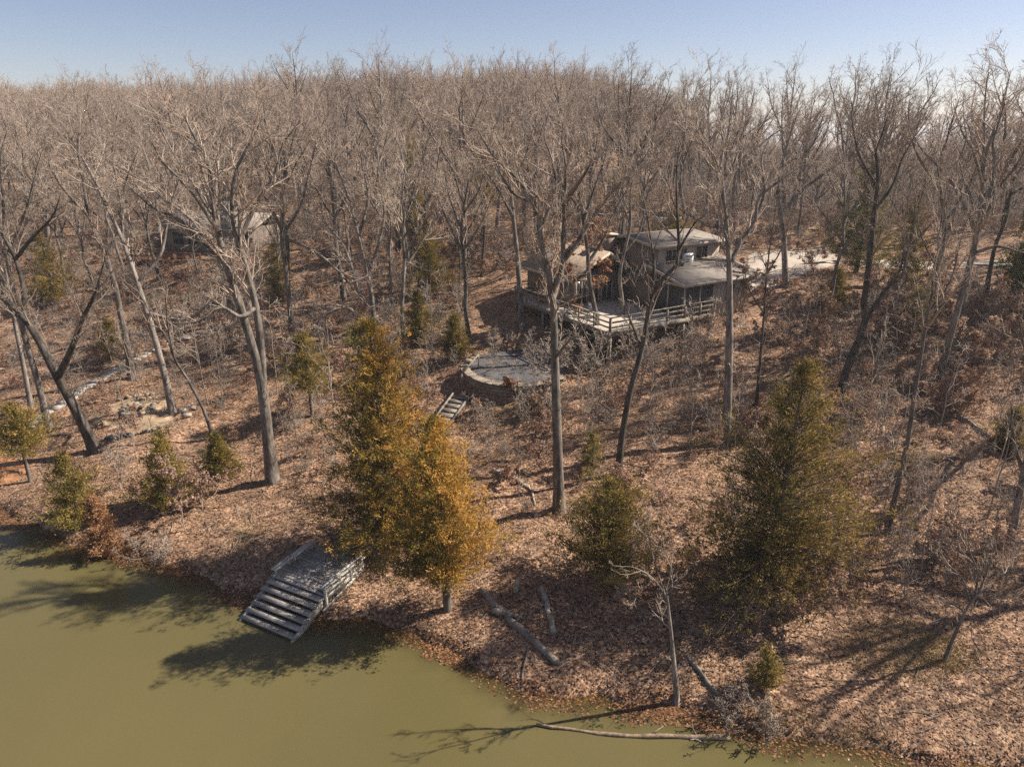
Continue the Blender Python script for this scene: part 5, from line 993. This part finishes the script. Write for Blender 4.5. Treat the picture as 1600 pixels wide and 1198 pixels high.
# ------------------------------------------------------------------ neighbouring houses, parked car
def neighbour():
    x,y=-34.5,79.0; z=float(height(x,y)); e=empty('neighbour_house',(x,y,z),R(-14),'dark timber house with grey roof half hidden in the left wood','house')
    MB().box(-6,5.5,0,7,-1.5,2.6).ob('wall',M['siding_dark'],e); gable(e,-6,5.5,-.2,7.2,2.65,3.9,'x',.5,'roof',ridge=.5)
    MB().box(2.2,3.4,-.7,-.02,-1.5,5.6).ob('chimney',M['stone_grey'],e); MB().box(-1.6,1.4,-1.6,0,2.3,2.5).ob('porch_roof',M['roof'],e)
    window(e,-5,-3.6,.6,2.0,0); window(e,-3,-1.8,.6,2.0,0); window(e,4.0,5.0,.6,2.0,0); MB().box(-.6,.4,-.04,0,0,2.1).ob('door',M['darkwood'],e)
    d=empty('neighbour_deck',(x,y,z),R(-14),'brown timber deck in front of the neighbouring house','deck')
    for i in range(9): MB().box(-8.5,1.6,-4.2+i*.46,-3.76+i*.46,-.55,-.5).ob('deck_board',M['chair'],d)
    for xx in (-8.4,-5.1,-1.8,1.5): MB().box(xx-.08,xx+.08,-4.2,-4.04,-3.0,.45).ob('post',M['chair'],d)
    for zz in (-.1,.4): MB().bar((-8.5,-4.15,zz),(1.6,-4.15,zz),.05,.12).ob('rail',M['chair'],d)
    MB().box(-8.4,1.5,-2.2,-2.0,-3.2,-.6).ob('skirt_wall',M['darkwood'],d)
neighbour()
def cabin():
    x,y=(72.2, 112.0, 9.13)[:2]; z=float(height(x,y)); e=empty('cabin',(x,y,z),R(-25),'small brown cabin seen through the trees far beyond the drive','cabin')
    MB().box(-3.5,3.5,0,5,-.5,2.6).ob('wall',M['siding_dark'],e); gable(e,-3.5,3.5,0,5,2.6,4.2,'x',.5,'roof_tan'); window(e,-2,-1,.8,2,0); window(e,1,2,.8,2,0); MB().box(-.45,.45,-.04,0,0,2.0).ob('door',M['trim'],e)
cabin()
def car():
    x,y=(19.29, 84.0, 9.74)[:2]; z=float(height(x,y)); e=empty('parked_car',(x,y,z),R(20),'white car parked in the wood behind the house','car')
    def prof(P,y0,y1): return MB().add([(p[0],y0,p[1]) for p in P]+[(p[0],y1,p[1]) for p in P],[[i,(i+1)%len(P),len(P)+(i+1)%len(P),len(P)+i] for i in range(len(P))],[[0,i+1,i] for i in range(1,len(P)-1)]+[[len(P),len(P)+i,len(P)+i+1] for i in range(1,len(P)-1)])
    prof([(-2.2,.35),(2.2,.35),(2.25,.6),(2.1,.85),(1.1,.95),(-2.1,.98),(-2.25,.7)],-.86,.86).ob('body',M['white'],e)
    prof([(1.1,.95),(.45,1.45),(-1.3,1.5),(-2.0,.98)],-.76,.76).ob('cabin',M['glass'],e); prof([(.45,1.45),(.40,1.5),(-1.25,1.56),(-1.35,1.5)],-.74,.74).ob('roof',M['white'],e)
    for wx in (-1.35,1.35):
        for wy in (-.80,.80):
            a=np.linspace(0,2*math.pi,14,endpoint=False); w_=MB().tube([(wx,wy-.1,.32),(wx,wy+.1,.32)],[.32,.32],14).ob('wheel',M['rubber'],e,True)
            MB().tube([(wx,wy-.115,.32),(wx,wy+.115,.32)],[.18,.18],10).ob('rim',M['white'],w_,True)
car()


# ------------------------------------------------------------------ thin winter air over the far wood
hm=bpy.data.materials.new('haze'); hm.use_nodes=True; hn=hm.node_tree; hn.nodes.clear()
ho=hn.nodes.new('ShaderNodeOutputMaterial'); hv=hn.nodes.new('ShaderNodeVolumePrincipled')
hv.inputs['Color'].default_value=(.95,.945,.95,1); hv.inputs['Density'].default_value=.0004; hv.inputs['Anisotropy'].default_value=.2
hn.links.new(hv.outputs[0],ho.inputs['Volume'])
setp(MB().box(-3300,3300,-700,4600,-12,48).ob('haze',hm),'pale winter haze over the far wood','haze',kind='stuff')
